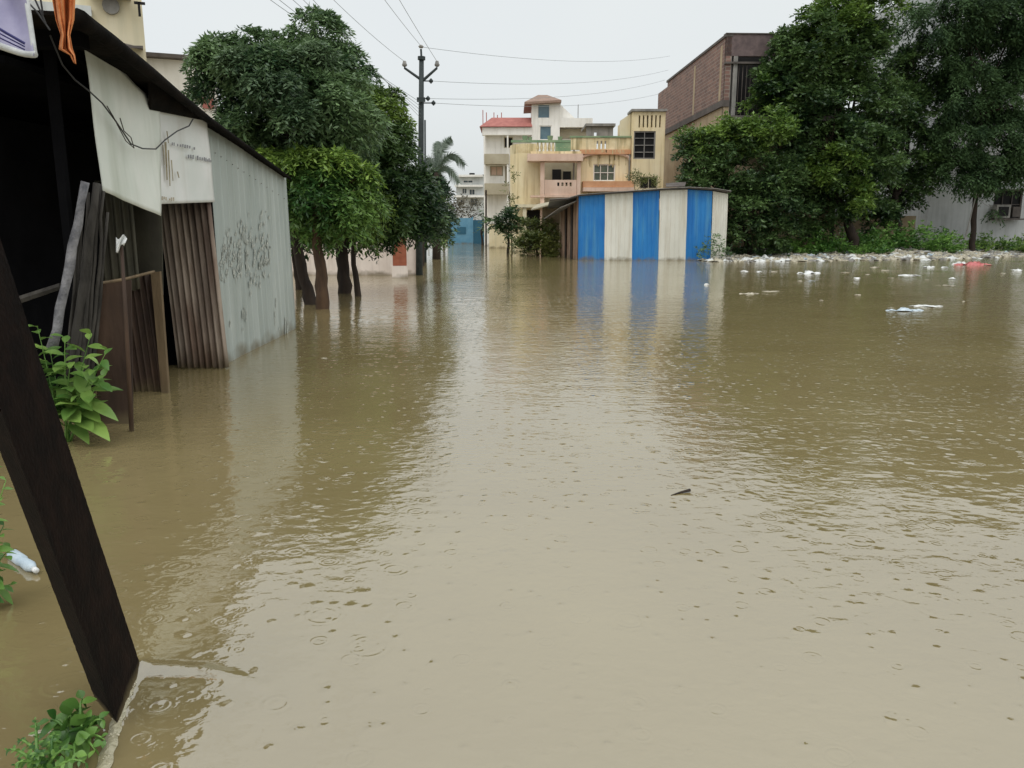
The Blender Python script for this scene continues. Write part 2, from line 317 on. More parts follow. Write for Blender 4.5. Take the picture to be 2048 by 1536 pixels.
# ---------------------------------------------------------------- water and ground
def wake(x, y):
    """low bow wave thrown off the leaning post"""
    line = [G(283, 1337), G(330, 1338), G(400, 1341), G(455, 1352), G(520, 1372)]
    line2 = [G(283, 1337), G(262, 1362), G(240, 1420), G(222, 1475), G(205, 1540)]
    h = 0
    for ln, amp, wd in ((line, .020, .034), (line2, .012, .016)):
        best = 9; tt = 0
        for i in range(len(ln) - 1):
            a, b = ln[i], ln[i + 1]; ab = (b - a).xy; t = max(0, min(1, (V(x, y, 0) - a).xy.dot(ab) / ab.length_squared))
            d = ((a.xy + ab * t) - V(x, y, 0).xy).length
            if d < best: best = d; tt = (i + t) / (len(ln) - 1)
        h += amp * (1 - tt * .8) * math.exp(-(best / wd) ** 2)
    return h
wm = MB()
nx, ny = 110, 90
X0, X1, Y0, Y1 = -1.5, -.25, 1.7, 2.75
wm.grid(lambda a, b: (X0 + (X1 - X0) * a, Y0 + (Y1 - Y0) * b, wake(X0 + (X1 - X0) * a, Y0 + (Y1 - Y0) * b) * min(1, min(a, 1 - a, b, 1 - b) * 12)), nx, ny)
for a, b, c, d in ((-90, X0, -12, 72), (X1, 90, -12, 72), (X0, X1, -12, Y0), (X0, X1, Y1, 72)):
    wm.add([(a, c, 0), (b, c, 0), (b, d, 0), (a, d, 0)], [(0, 1, 2, 3)])
struct('water', wm, M['water'], smooth=True)

rnd = random.Random(5)
SH = [G(1395, 521), G(1470, 519), G(1560, 517), G(1680, 516), G(1800, 516), G(1920, 512), G(2048, 509)]
def shore_y(x):
    if x <= SH[0].x: return SH[0].y + (SH[0].x - x) * 4
    for a, b in zip(SH[:-1], SH[1:]):
        if x <= b.x: return a.y + (b.y - a.y) * (x - a.x) / (b.x - a.x)
    return SH[-1].y
def ground_z(x, y):
    z = -.5
    if x > 8:
        z = max(z, min(.30, (y - shore_y(x)) * .13 + .02 * math.sin(x * 2.1 + y)))
    if y > 67: z = max(z, min(.15, (y - 67) * .2 - .02))
    return z
gm = MB()
xs = [-900, -200, -90] + [(-60 + i * 3) for i in range(22)] + [6.5 + i * .5 for i in range(60)] + [40, 60, 90, 200, 900]
ys = [-60, -12] + [i * 6 for i in range(5)] + [30 + i * .5 for i in range(30)] + [46, 50, 56, 62, 66, 67, 67.5, 68, 69, 75, 100, 200, 1500]
xs = sorted(set(xs)); ys = sorted(set(ys))
gm.add([(x, y, ground_z(x, y)) for y in ys for x in xs], [(j * len(xs) + i, j * len(xs) + i + 1, (j + 1) * len(xs) + i + 1, (j + 1) * len(xs) + i) for j in range(len(ys) - 1) for i in range(len(xs) - 1)])
struct('ground', gm, M['mud'], smooth=True)

# ---------------------------------------------------------------- foliage
def sprays(rng, pts, dirs, n, L, W, twig, droop, fold=.25):
    """for each twig (point, direction) n leaves set along it; returns verts, quad faces"""
    T = len(pts); tt = np.tile(np.linspace(.15, 1, n), (T, 1)); side = np.tile(np.where(np.arange(n) % 2, 1., -1.), (T, 1))
    d = dirs / np.linalg.norm(dirs, axis=1, keepdims=True)
    up = np.array([0, 0, 1.]); sd = np.cross(d, up); sd /= (np.linalg.norm(sd, axis=1, keepdims=True) + 1e-6)
    base = pts[:, None, :] + d[:, None, :] * (tt[..., None] * twig) + up * (-(tt ** 2)[..., None] * droop * twig)
    ld = d[:, None, :] * .55 + sd[:, None, :] * side[..., None] * .75 + rng.normal(0, .35, (T, n, 3)); ld[..., 2] -= droop * .6
    ld /= np.linalg.norm(ld, axis=2, keepdims=True)
    ws = np.cross(ld, up + rng.normal(0, .5, (T, n, 3))); ws /= (np.linalg.norm(ws, axis=2, keepdims=True) + 1e-6)
    nm = np.cross(ld, ws); sz = rng.uniform(.7, 1.25, (T, n, 1))
    a = base; c = base + ld * L * sz; mid = base + ld * L * sz * .45 + nm * L * fold * .3
    b = mid + ws * W * .5 * sz; e = mid - ws * W * .5 * sz
    v = np.stack([a, b, c, e], axis=2).reshape(-1, 3); f = np.arange(len(v)).reshape(-1, 4)
    return v, f
def crown(name, lobes, m, parent, dens, L, W, twig, droop, seed, n=7, shell=.55, upb=.15, sub=True):
    """lobes: (centre, radius, vertical squash). Each lobe is broken into small clumps with gaps between them."""
    rng = np.random.default_rng(seed); Ps = []; Ds = []
    for c, r, sq in lobes:
        c = np.array(c)
        nc = max(5, int(9.5 * (r / twig) ** .9)) if sub else 1
        q = rng.normal(0, 1, (nc, 3)); q /= np.linalg.norm(q, axis=1, keepdims=True)
        q *= (shell + .72 * rng.uniform(0, 1, (nc, 1)) ** 1.25); q[:, 2] *= sq
        cc = c + q * r; cr = rng.uniform(.12, .34, nc) * r
        per = max(3, int(dens * (r + .12 * twig) ** 2 * 6 / nc))
        for k in range(nc):
            p = rng.normal(0, 1, (per, 3)); p /= np.linalg.norm(p, axis=1, keepdims=True); p *= rng.uniform(.3, 1, (per, 1)) ** .6
            p[:, 2] *= .5
            Ps.append(cc[k] + p * cr[k]); d = p + q[k] * .7 + rng.normal(0, .3, (per, 3)); d[:, 2] += upb; Ds.append(d)
    v, f = sprays(rng, np.vstack(Ps), np.vstack(Ds), n, L, W, twig, droop)
    return np_obj(name, v, f, m, parent)
def limb(mb, a, b, r0, r1, rg, sag=.15, n=5):
    a = Vector(a); b = Vector(b); ln = (b - a).length; pts = []; rs = []
    o = V(rg.uniform(-1, 1), rg.uniform(-1, 1), rg.uniform(-.3, .6)) * ln * sag
    for i in range(n + 1):
        t = i / n; pts.append(a.lerp(b, t) + o * math.sin(math.pi * t) + V(rg.uniform(-1, 1), rg.uniform(-1, 1), 0) * r0 * .35 * (0 < i < n)); rs.append(r0 + (r1 - r0) * t)
    mb.tube(pts, rs, 7)
def tree(name, label, trunkpx, Y, lobes, mleaf, mbark, dens, L, W, twig, droop, seed, r0=.14, group=None, n=7, upb=.15, zb=-.45, extra=None, rtop=.5, limbs=9):
    """trunkpx: pixel points of the trunk from the water line up; lobes: (u, v, radius px, depth offset, squash)"""
    rg = random.Random(seed); base = P(*trunkpx[0], Y); t = thing(name, label, 'tree', (base.x, base.y, 0), group)
    L *= .78; W *= .76; dens *= 1.4; pts = [V(base.x, base.y, zb)] + [P(u, v, Y) for u, v in trunkpx]; tb = MB()
    k = len(pts); fine = []; rr = []
    for i in range(k - 1):
        for j in range(4):
            q = (i + j / 4) / (k - 1); fine.append(pts[i].lerp(pts[i + 1], j / 4) + V(rg.uniform(-1, 1), rg.uniform(-1, 1), 0) * r0 * .18); rr.append(r0 * (1.15 - q * (1.15 - rtop)) * rg.uniform(.93, 1.07))
    fine.append(pts[-1]); rr.append(r0 * rtop); tb.tube(fine, rr, 9)
    obj('trunk', tb, mbark, t, smooth=True)
    cut = .36 * (twig + L)
    ws = [(P(u, v, Y + dy), max((.7 if r < 36 else .5) * r * (Y + dy) / F, r * (Y + dy) / F - cut), sq) for u, v, r, dy, sq in lobes]
    big = sorted(ws, key=lambda q: -q[1])[:limbs]
    for c, r, sq in big:
        m = MB(); a = pts[-1].lerp(pts[-2], rg.uniform(0, .35)); limb(m, a, Vector(c), r0 * rtop * .9, r0 * .12, rg)
        for _ in range(4):
            q = Vector(c) + V(rg.uniform(-1, 1), rg.uniform(-1, 1), rg.uniform(-.4, .9)) * r * .8; limb(m, a.lerp(Vector(c), .65), q, r0 * .2, r0 * .05, rg, .1, 4)
        obj('branch', m, mbark, t, smooth=True)
    crown('crown', ws, mleaf, t, dens, L, W, twig, droop, seed, n=n, upb=upb)
    if extra:
        ws2 = [(P(u, v, Y + dy), max(.5 * r * (Y + dy) / F, r * (Y + dy) / F - cut * .7), sq) for u, v, r, dy, sq in extra[0]]
        crown('crown', ws2, extra[1], t, dens, L, W, twig, droop, seed + 50, n=n, upb=upb)
    return t

GL = 'trees lining the flooded lane on the left'
tree('broadleaf_tree', 'large dark green tree whose top stands highest behind the grey tin shed', [(623, 608), (606, 545), (590, 480), (586, 410), (600, 330)], 15.4,
     [(470, 96, 62, 0, .55), (445, 175, 52, .4, .7), (636, 56, 50, 1.0, .6), (700, 120, 40, .8, .7), (445, 92, 40, .2, .6), (610, 130, 80, .6, .7), (540, 150, 75, -.3, .7), (690, 130, 48, .6, .7), (500, 235, 72, .2, .8),
      (590, 235, 100, .0, .8), (680, 215, 70, -.2, .8), (430, 130, 40, .3, .7), (560, 300, 60, .8, .8), (660, 300, 60, .8, .8), (480, 290, 40, .6, .7), (545, 95, 42, .8, .5), (600, 380, 70, 1.2, .8)],
     M['leafA'], M['barkd'], 270, .16, .055, .32, .75, 11, r0=.12, group=GL, n=9, upb=.1,
     extra=([(545, 165, 42, -.9, .4), (630, 105, 40, -.2, .4), (480, 115, 36, -.6, .4), (600, 215, 38, -1.0, .4)], M['leafA3']))
tree('broadleaf_tree', 'dark spreading tree with lime tinted crown edge next to the electric pole', [(690, 588), (686, 520), (682, 460), (690, 390), (720, 320)], 18.0,
     [(745, 275, 62, 0, .8), (785, 305, 48, .8, .9), (720, 300, 70, .4, .9), (805, 370, 52, .6, .9), (770, 380, 70, 0, .9), (845, 425, 36, .5, 1), (800, 430, 60, .2, .7), (720, 400, 70, .5, .8), (740, 460, 40, .4, .5), (690, 250, 50, .6, .8), (842, 350, 28, 1, .8), (866, 385, 26, 2.5, .8), (874, 420, 26, 3, .9), (870, 455, 22, 3, .8), (600, 440, 60, 1, .6), (660, 455, 50, .6, .5)],
     M['leafC'], M['barkd'], 240, .16, .06, .32, .65, 12, r0=.155, group=GL, n=9,
     extra=([(740, 200, 46, .2, .7), (772, 232, 30, .3, .8), (700, 190, 36, .3, .6)], M['leafA2']))
tree('broadleaf_tree', 'small tree with bright yellow green leaves in front of the dark trees', [(646, 604), (640, 540), (632, 475), (632, 420)], 14.6,
     [(585, 345, 40, .1, .6), (650, 345, 44, -.1, .5), (715, 355, 34, .1, .6), (735, 385, 22, .2, .7), (640, 385, 56, 0, .6), (695, 400, 42, -.2, .7), (590, 395, 40, .2, .7), (650, 440, 40, .1, .5), (725, 425, 24, 0, .9), (600, 440, 28, .2, .8), (690, 450, 22, -.1, .8)],
     M['leafB'], M['bark'], 250, .16, .055, .26, .9, 13, r0=.125, group=GL, n=9,
     extra=([(560, 318, 36, .2, .5), (610, 308, 34, .0, .5), (665, 312, 36, -.1, .5), (530, 312, 22, .2, .6), (720, 338, 24, .1, .5)], M['leafB2']))
tree('young_tree', 'slender dark young tree standing right of the thickest lane trunk', [(717, 592), (708, 530), (704, 460), (712, 410)], 17.2,
     [(725, 430, 38, -.1, .7), (755, 410, 34, -.4, .8), (700, 440, 34, -.2, .6), (735, 465, 24, -.3, .6)], M['leafA2'], M['barkd'], 200, .14, .05, .24, .8, 14, r0=.07, group=GL)
tree('young_tree', 'thin leaning tree trunk close beside the end wall of the grey tin shed', [(596, 560), (590, 520), (586, 470), (582, 430)], 19.0,
     [(590, 440, 40, 0, .8), (610, 410, 40, .2, .8)], M['leafC'], M['barkd'], 200, .16, .06, .24, .6, 15, r0=.08, group=GL)
# shrubs further down the lane, left
tree('lane_shrub', 'dark green shrub beyond the pole at the left edge of the lane', [(878, 505), (880, 470)], 43,
     [(872, 425, 30, 0, 1.1), (874, 458, 24, -.5, .9), (868, 392, 22, .4, 1), (878, 478, 16, -1, .8)], M['leafA2'], M['barkd'], 45, .22, .11, .4, .4, 16, r0=.09, limbs=3)
tree('lane_shrub', 'narrow green shrub with pale leaves under the green and white signboard', [(868, 512), (866, 480)], 38,
     [(868, 470, 18, 0, 1.3), (862, 440, 15, .2, 1.2)], M['leafA'], M['barkd'], 45, .2, .1, .4, .4, 17, r0=.07, limbs=2)

# palm
pr = random.Random(4); pb = P(872, 500, 36)
pt = thing('palm_tree', 'palm with long arching fronds behind the lane trees', 'tree', (pb.x, pb.y, 0))
m = MB(); top = P(872, 345, 36); m.tube([V(pb.x, pb.y, -.4), V(pb.x + .05, pb.y, 1.8), top], [.2, .15, .12], 9); obj('trunk', m, M['barkd'], pt, smooth=True)
for (u, v, lift) in ((930, 330, .8), (902, 275, .5), (918, 366, .6), (876, 282, .4), (845, 330, .6), (892, 385, .4), (840, 375, .5)):
    e = P(u, v, 36 + pr.uniform(-1, 1)); f = MB(); spine = []
    for i in range(15):
        t = i / 14; spine.append(top.lerp(e, t) + V(0, 0, lift * math.sin(math.pi * t) * .75))
    f.tube(spine, [.03 * (1 - i / 16) + .006 for i in range(15)], 5)
    for i in range(1, 15):
        for j in range(3):
            t = min(13.99, i - 1 + j / 3); k = int(t); p = spine[k].lerp(spine[k + 1], t - k); d = (spine[k + 1] - spine[k]).normalized()
            for s in (-1, 1):
                sd = d.cross(V(0, 1, .25)).normalized() * s; l = .42 * math.sin(math.pi * (.12 + .8 * i / 15)) + .1
                q = p + (sd * .55 + d * .6) * l + V(0, 0, -.35 * l) + V(0, pr.uniform(-.2, .2), 0); h = d.cross(sd).normalized() * .0 + d * .035
                f.add([p - h, p + h, q], [(0, 1, 2)])
    obj('frond', f, M['palm'], pt)

# ---------------------------------------------------------------- left tin shed
SW = Frame(-3.12, 6.0, R(90.7))                       # local x runs away along the wall, local y points out of the lane side (left)
def wp(u, v, out=0.0):
    x, z = SW.p(u, v, -out); return SW.w(x, -out, z)
def panel(pts, out, th=.012):
    m = MB(); a = [wp(u, v, out) for u, v in pts]; m.prism(a, SW.ey * th); return m
def corr(u0, u1, vt0, vt1, vb0, vb1, out, amp, pitch, phase=0):
    """corrugated sheet between two pixel columns of the wall, tops and bottoms given at both ends"""
    a = wp(u0, vt0, out); b = wp(u1, vt1, out); c = wp(u0, vb0, out); d = wp(u1, vb1, out)
    ln = (b - a).length; n = int(ln / pitch * 10); m = MB()
    def f(s, t):
        p = a.lerp(b, s).lerp(c.lerp(d, s), t); return p - SW.ey * (amp * math.sin(2 * math.pi * s * ln / pitch + phase) )
    m.grid(f, n, 6); return m
shed = thing('tin_shed', 'old lean to shed of grey and rusty tin sheets with dark open front', 'shed', (-3.2, 6, 0))
# grey end sheets with shallow ribs
g = MB(); a = wp(412, 236); b = wp(571, 352); c = wp(447, 700); d = wp(592, 657)
c.z = -.3; d.z = -.3; far = d.copy()
def fgrey(s, t):
    p = a.lerp(b, s).lerp(c.lerp(d, s), t); r_ = (s * 3.15 / .21) % 1
    return p - SW.ey * (.005 * max(0, 1 - abs(r_ - .5) * 9) + .006 * math.sin(s * 9 + t * 2))
g.grid(fgrey, 150, 4)
obj('grey_sheet_wall', g, M['tin'], shed, solid=.004)
# scuffs of torn posters and dirt on the grey sheets
s_ = MB(); rs = random.Random(8)
for i in range(230):
    u = rs.uniform(440, 540); v = 505 + rs.gauss(0, 30) + (u - 480) * -.1; hh = rs.uniform(3, 16); ww = rs.uniform(.6, 2.4)
    q = [wp(u, v, .015), wp(u + ww, v + rs.uniform(-3, 3), .015), wp(u + ww * .6, v + hh, .015), wp(u - rs.uniform(0, 2), v + hh * .8, .015)]; s_.add(q, [(0, 1, 2, 3)])
for i in range(10):
    u = rs.uniform(455, 580); v = rs.uniform(590, 660); hh = rs.uniform(6, 40)
    q = [wp(u, v, .015), wp(u + 2, v, .015), wp(u + 1.5, v + hh, .015), wp(u, v + hh, .015)]; s_.add(q, [(0, 1, 2, 3)])
tm_ = tm_ = obj('torn_poster_marks', s_, mat('poster_marks', lin(132, 136, 128), lin(200, 202, 192), 25, .8, 0), shed, solid=.001)
tm_['kind'] = 'stuff'
m = MB(); e0 = wp(571, 352); m.prism([far + SW.ex * .012, e0 + SW.ex * .012, e0 + SW.ex * .012 + SW.ey * 2.6, V(*(far + SW.ex * .012 + SW.ey * 2.6))], SW.ex * .01)
obj('end_wall', m, M['tin'], shed)
# corrugated rusty sheets
def fcorr(u0, u1, vt0, vt1, vb, Y, amp, pitch, ph=0, dY=0.0, sh=0):
    """corrugated sheet standing across the lane side, facing the viewer, down into the water"""
    a = P(u0, vt0, Y); b = P(u1, vt1, Y + dY); zb = P(u0, vb, Y).z; ln = (b - a).length; m = MB()
    shx = sh * Y / F; m.grid(lambda s, t: V(a.x + (b.x - a.x) * s + shx * t, Y + dY * s + amp * math.sin(2 * math.pi * s * ln / pitch + ph), (a.z + (b.z - a.z) * s) * (1 - t) + zb * t + .008 * t * math.sin(s * 21)), int(ln / pitch * 10), 6); return m
obj('corrugated_sheet', fcorr(314, 419, 396, 396, 736, 8.40, .021, .066, sh=14), M['rust'], shed, smooth=True, solid=.003)
obj('corrugated_sheet', fcorr(232, 304, 556, 548, 800, 7.20, .018, .058, 1, sh=14), M['rust2'], shed, smooth=True, solid=.003)
obj('corrugated_sheet', fcorr(186, 262, 360, 368, 580, 7.10, .016, .07, 2), M['olive'], shed, smooth=True, solid=.003)
m = MB(); m.prism([P(254, 366, 7.28), P(322, 366, 7.28), P(326, 590, 7.28), P(256, 590, 7.28)], V(0, .012, 0)); obj('brown_sheet', m, M['olive'], shed)
m = MB(); m.prism([P(190, 570, 5.98), P(262, 560, 5.98), P(266, 870, 5.98), P(196, 880, 5.98)], V(0, .012, 0)); obj('brown_sheet', m, M['rust2'], shed)
m = MB(); m.box(WF, -3.86, -3.84, 6.0, 11.7, -.3, 2.3); m.box(WF, -3.84, -3.16, 8.6, 8.62, -.3, 2.2); obj('inner_lining', m, M['shed_shade'], shed)
m = MB(); m.prism([P(301, 545, 7.12), P(319, 543, 7.12), P(338, 800, 7.12), P(324, 800, 7.12)], V(0, .04, 0)); obj('door_jamb', m, M['wood'], shed)
m = MB(); m.tube([P(196, 567, 5.95), P(250, 558, 6.4), P(308, 543, 7.08)], .012, 6); obj('crossbar', m, M['wood'], shed)
for k in range(13):
    m = MB(); q_ = wp(430 + k * 11.5, 300 + k * 7.6 + 6, .012); m.tube([q_, q_ - SW.ey * .008], [.007, .004], 6); obj('roofing_nail', m, M['rust2'], shed)
# white board and printed flex sheet
def skin(pts4, out, nu, nv, amp, seed):
    rg = random.Random(seed); ph = [rg.uniform(0, 6) for _ in range(4)]
    A, B, C_, D = [wp(u, v, o) for (u, v), o in zip(pts4, out)]
    m = MB()
    m.grid(lambda s, t: A.lerp(B, s).lerp(D.lerp(C_, s), t) - SW.ey * amp * (math.sin(s * 7 + ph[0] + t * 2) + .6 * math.sin(t * 9 + ph[1]) + .5 * math.sin(s * 17 + t * 5 + ph[2])), nu, nv); return m
obj('white_board', skin([(165, 66), (320, 214), (320, 432), (204, 382)], (.06, .09, .12, .09), 26, 26, .006, 2), M['board'], shed, smooth=True, solid=.006)
obj('printed_banner', skin([(318, 206), (412, 236), (431, 404), (319, 408)], (.06, .07, .08, .08), 26, 26, .004, 3), M['flex'], shed, smooth=True, solid=.003)
ik = MB(); ri = random.Random(3)
def dashes(mb, u0, v0, u1, v1, h, dens, out=.098):
    n = int((u1 - u0) / dens)
    for i in range(n):
        t = i / n; u = u0 + (u1 - u0) * t; v = v0 + (v1 - v0) * t
        if ri.random() < .2: continue
        hh = h * ri.uniform(.45, 1); dv = ri.uniform(0, h - hh)
        mb.prism([wp(u, v + dv, out), wp(u + dens * .62, v + dv, out), wp(u + dens * .62, v + dv + hh, out), wp(u, v + dv + hh, out)], SW.ey * .002)
dashes(ik, 344, 284, 358, 288, 8, 3.0); dashes(ik, 360, 287, 392, 294, 7, 4.4)
dashes(ik, 376, 308, 408, 314, 9, 4.2); dashes(ik, 408, 314, 424, 318, 8, 3.2)
obj('faded_print', ik, M['ink'], shed)
ik = MB(); dashes(ik, 320, 392, 350, 395, 8, 3.5); obj('faded_print', ik, M['ink2'], shed)
ik = MB()
for u, v0, v1, wd in ((331, 284, 360, 4), (337, 300, 372, 2.5), (343, 320, 362, 2), (326, 290, 330, 1.6), (334, 262, 286, 2), (318, 345, 358, 3), (355, 343, 356, 2.5)):
    ik.prism([wp(u - wd / 2, v0, .10), wp(u + wd / 2, v0, .10), wp(u + wd * .4 + 3, v1, .10), wp(u + 2.5, v1, .10)], SW.ey * .002)
obj('rust_stain', ik, M['stain'], shed)
# roof: sheets on a dark eave beam
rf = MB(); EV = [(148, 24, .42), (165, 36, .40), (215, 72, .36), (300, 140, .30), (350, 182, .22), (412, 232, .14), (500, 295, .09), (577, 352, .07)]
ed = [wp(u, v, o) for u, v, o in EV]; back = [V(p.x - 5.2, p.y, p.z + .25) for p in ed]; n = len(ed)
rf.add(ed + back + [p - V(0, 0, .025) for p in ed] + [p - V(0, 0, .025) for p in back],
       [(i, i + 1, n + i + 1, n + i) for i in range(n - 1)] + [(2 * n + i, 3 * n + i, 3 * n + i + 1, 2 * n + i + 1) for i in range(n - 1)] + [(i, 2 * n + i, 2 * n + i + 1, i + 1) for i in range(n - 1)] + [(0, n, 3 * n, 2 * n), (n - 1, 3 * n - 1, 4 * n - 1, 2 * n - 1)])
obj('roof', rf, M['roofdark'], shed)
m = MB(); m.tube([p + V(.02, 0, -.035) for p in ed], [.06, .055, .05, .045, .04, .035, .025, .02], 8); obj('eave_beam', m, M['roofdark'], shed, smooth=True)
m = MB(); m.prism([wp(300, 148, .2), wp(302, 219, .105), wp(406, 240, .09), wp(412, 230, .13)], SW.ey * .02); obj('overhang_shade', m, M['roofdark'], shed)  # dark sheet drawing the shade under the roof overhang
# near-black strip painting the shade between eave and board, and the room behind
m = MB(); m.prism([wp(160, 34, .03), wp(412, 236, .03), wp(412, 262, .03), wp(160, 120, .03)], SW.ey * .02); obj('eave_shade', m, M['shed_shade'], shed)
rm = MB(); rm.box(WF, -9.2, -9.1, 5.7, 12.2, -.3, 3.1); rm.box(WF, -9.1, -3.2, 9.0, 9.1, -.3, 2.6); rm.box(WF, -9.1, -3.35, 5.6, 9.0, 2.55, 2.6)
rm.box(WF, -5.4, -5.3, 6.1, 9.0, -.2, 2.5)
obj('back_wall', rm, M['shed_shade'], shed)
m = MB(); m.box(WF, -3.26, -3.2, 5.9, 5.96, -.3, 2.75); m.box(WF, -9, -2.85, 5.62, 5.74, 2.66, 2.82); obj('front_frame', m, M['shed_shade'], shed)

# leaning bundle of old sheets and poles in the opening
lr = random.Random(9)
def stick(u0, v0, Y0_, u1, v1, Y1_, r0, r1, m_, lb, nm='log', grp=None):
    a = P(u0, v0, Y0_); b = P(u1, v1, Y1_); pts = []; rs_ = []
    for i in range(9):
        t = i / 8; pts.append(a.lerp(b, t) + V(lr.gauss(0, .004), lr.gauss(0, .004), 0) + V(.012, 0, 0) * math.sin(math.pi * t) * lr.uniform(.5, 1)); rs_.append((r0 + (r1 - r0) * t) * lr.uniform(.88, 1.12))
    tag(obj(nm, MB().tube(pts, rs_, 9), m_, smooth=True), lb, nm.replace('_', ' '), grp)
stick(104, 700, 5.6, 170, 364, 5.7, .036, .026, M['logp'], 'pale grey weathered pole leaning at the dark shed opening', 'pole')
GS = 'sticks bundled against the near shed wall'
stick(140, 760, 5.75, 192, 366, 5.85, .034, .026, M['logs'], 'thickest dark log of the bundle right of the pale grey pole')
ORD = ['first', 'second', 'third', 'fourth', 'fifth', 'sixth', 'seventh', 'eighth']
for k in range(8):
    u = 128 + k * 7.6 + lr.uniform(-1, 1); stick(u, 770, 5.7 + lr.uniform(0, .2), u + lr.uniform(30, 40), 366 + lr.uniform(0, 110), 5.85 + lr.uniform(0, .1), lr.uniform(.012, .02), lr.uniform(.008, .013), M['logs'], 'thin dark stick, ' + ORD[k] + ' from the pale grey pole in the leaning bundle', 'stick', GS)
tag(obj('wooden_plank', MB().tube([P(38, 600, 5.9), P(122, 572, 5.9)], [.03, .025], 6), M['logs']), 'dark plank lying across the shed opening left of the logs', 'plank')
# thin stick with white rag
sk = thing('stick', 'thin upright stick standing in the water in front of the shed door', 'stick', tuple(G(258, 842)))
m = MB(); q = G(258, 842); q.y = 5.75; q.x = P(258, 842, 5.75).x; m.tube([V(q.x, q.y, -.3), P(252, 640, q.y), P(243, 492, q.y)], [.018, .015, .011], 7); obj('shaft', m, M['rust2'], sk, smooth=True)
m = MB(); m.grid(lambda s, t: P(232 + 22 * s - 6 * t * s, 474 + 30 * t * (1 - .5 * s) + 5 * math.sin(s * 7), q.y - .03 + .02 * math.sin(s * 9 + t * 4)), 8, 8); obj('white_rag', m, M['plastic'], sk, smooth=True, solid=.002)
# cable sagging over the boards
m = MB(); pts = [(100, 70), (125, 130), (150, 160), (178, 182), (205, 207), (232, 243), (262, 288), (285, 297), (312, 298), (330, 280), (355, 262), (378, 252), (386, 238)]
m.tube([wp(u, v, .15) for u, v in pts], .006, 5)
tag(obj('cable', m, M['wire']), 'loose dark cable sagging across the white boards of the tin shed', 'cable')
m = MB(); pts = [(214, 212), (226, 232), (235, 250), (252, 282), (268, 296), (262, 275), (248, 262), (240, 236)]
m.tube([wp(u, v, .16) for u, v in pts], .004, 5); tag(obj('twig', m, M['barkd']), 'thin bare twig caught on the sagging shed cable', 'twig')

# tarpaulin and orange cloth at the upper left
tp = thing('tarpaulin', 'lilac tarpaulin sheet with pale hem hanging at upper left', 'tarpaulin', tuple(P(40, 60, 4.6)))
A = P(-260, 40, 4.6); B = P(74, 112, 4.6); C1 = P(40, -120, 4.7); D1 = P(-260, -220, 4.7)
obj('sheet', MB().grid(lambda s, t: A.lerp(B, s).lerp(D1.lerp(C1, s), t) + V(0, .03 * math.sin(s * 16 + t * 3) + .02 * math.sin(t * 9 + s * 5), .01 * math.sin(s * 12)), 40, 24), M['lilac'], tp, smooth=True, solid=.003)
obj('hem', MB().tube([A.lerp(B, i / 24) + V(0, .03 * math.sin(i / 24 * 16) - .01, .01 * math.sin(i / 2) + .01) for i in range(25)], .018, 8), M['hem'], tp, smooth=True)
obj('side_hem', MB().tube([B.lerp(C1, i / 10) + V(-.005, -.01, 0) for i in range(11)], .014, 8), M['hem'], tp, smooth=True)
for k in (0, 1, 2):
    obj('stripe', MB().tube([P(-60, 14 + k * 14, 4.6).lerp(P(62, 92 + k * 6, 4.6), i / 14) + V(0, -.075 + .03 * math.sin(i / 14 * 7), 0) for i in range(15)], .008 if k == 0 else .004, 5), M['navy'], tp)
oc = MB()
EL = [(92, -60), (105, 0), (112, 40), (122, 70), (118, 98), (140, 110), (148, 126)]; ER = [(150, -60), (150, 0), (148, 40), (140, 70), (145, 98), (150, 112), (152, 128)]
def fo(s, t):
    i = min(5, int(t * 6)); k_ = t * 6 - i; l = V(*EL[i], 0).lerp(V(*EL[i + 1], 0), k_); r_ = V(*ER[i], 0).lerp(V(*ER[i + 1], 0), k_)
    return P(l.x + (r_.x - l.x) * s, l.y + (r_.y - l.y) * s, 5.0 + .05 * math.sin(s * 11 + t * 3) + .03 * math.sin(s * 23))
oc.grid(fo, 30, 30); tag(obj('orange_cloth', oc, M['orange'], smooth=True, solid=.004), 'torn orange cloth hanging from the shed roof corner', 'cloth')
for k, (ua, ub, lb) in enumerate(((42, 100, 'left black wire crossing behind the lilac tarpaulin edge'), (66, 92, 'middle black wire beside the orange cloth'), (80, 86, 'short black wire nearest the orange cloth'))):
    tag(obj('wire', MB().tube([P(ua - 60, -300, 5.2), P(ua, -10, 5.2), P((ua + ub) / 2 + 2, 22, 5.2), P(ub, 60 - k * 12, 5.2)], .006, 5), M['wire']), lb, 'wire')

# ---------------------------------------------------------------- foreground post, plants, bottle
A_, B_, C_ = G(283, 1337), G(236, 1452), G(190, 1398); eye = V(0, 0, CAMH)      # corners of the post where it leaves the water
axis = (A_ - eye).cross(ray(141, 905)).cross((C_ - eye).cross(ray(1, 905))); axis = axis / axis.z
D_ = C_ + (A_ - C_) * .45 + V(-.02, .13, 0)
po = thing('leaning_post', 'thick dark rusted steel post leaning left in the foreground', 'post', tuple(B_))
base_ = [A_, A_.lerp(B_, .9), B_, B_.lerp(C_, .12), C_, D_]; K = 120; n = 6; jr = random.Random(6)
vs = [q + axis * (-.25 + 1.85 * i / (K - 1)) + V(jr.gauss(0, .0003), jr.gauss(0, .0003), 0) for i in range(K) for q in base_]; m = MB()
m.add(vs, [tuple(range(n)), tuple((K - 1) * n + i for i in range(n))[::-1]] + [(j * n + i, j * n + (i + 1) % n, (j + 1) * n + (i + 1) % n, (j + 1) * n + i) for j in range(K - 1) for i in range(n)])
obj('shaft', m, M['post'], po)
sc_ = MB(); rr_ = random.Random(4); SL = [G(u, v) for u, v in [(286, 1334), (268, 1350), (259, 1380), (250, 1404), (236, 1440), (224, 1480), (210, 1525), (196, 1580)]]
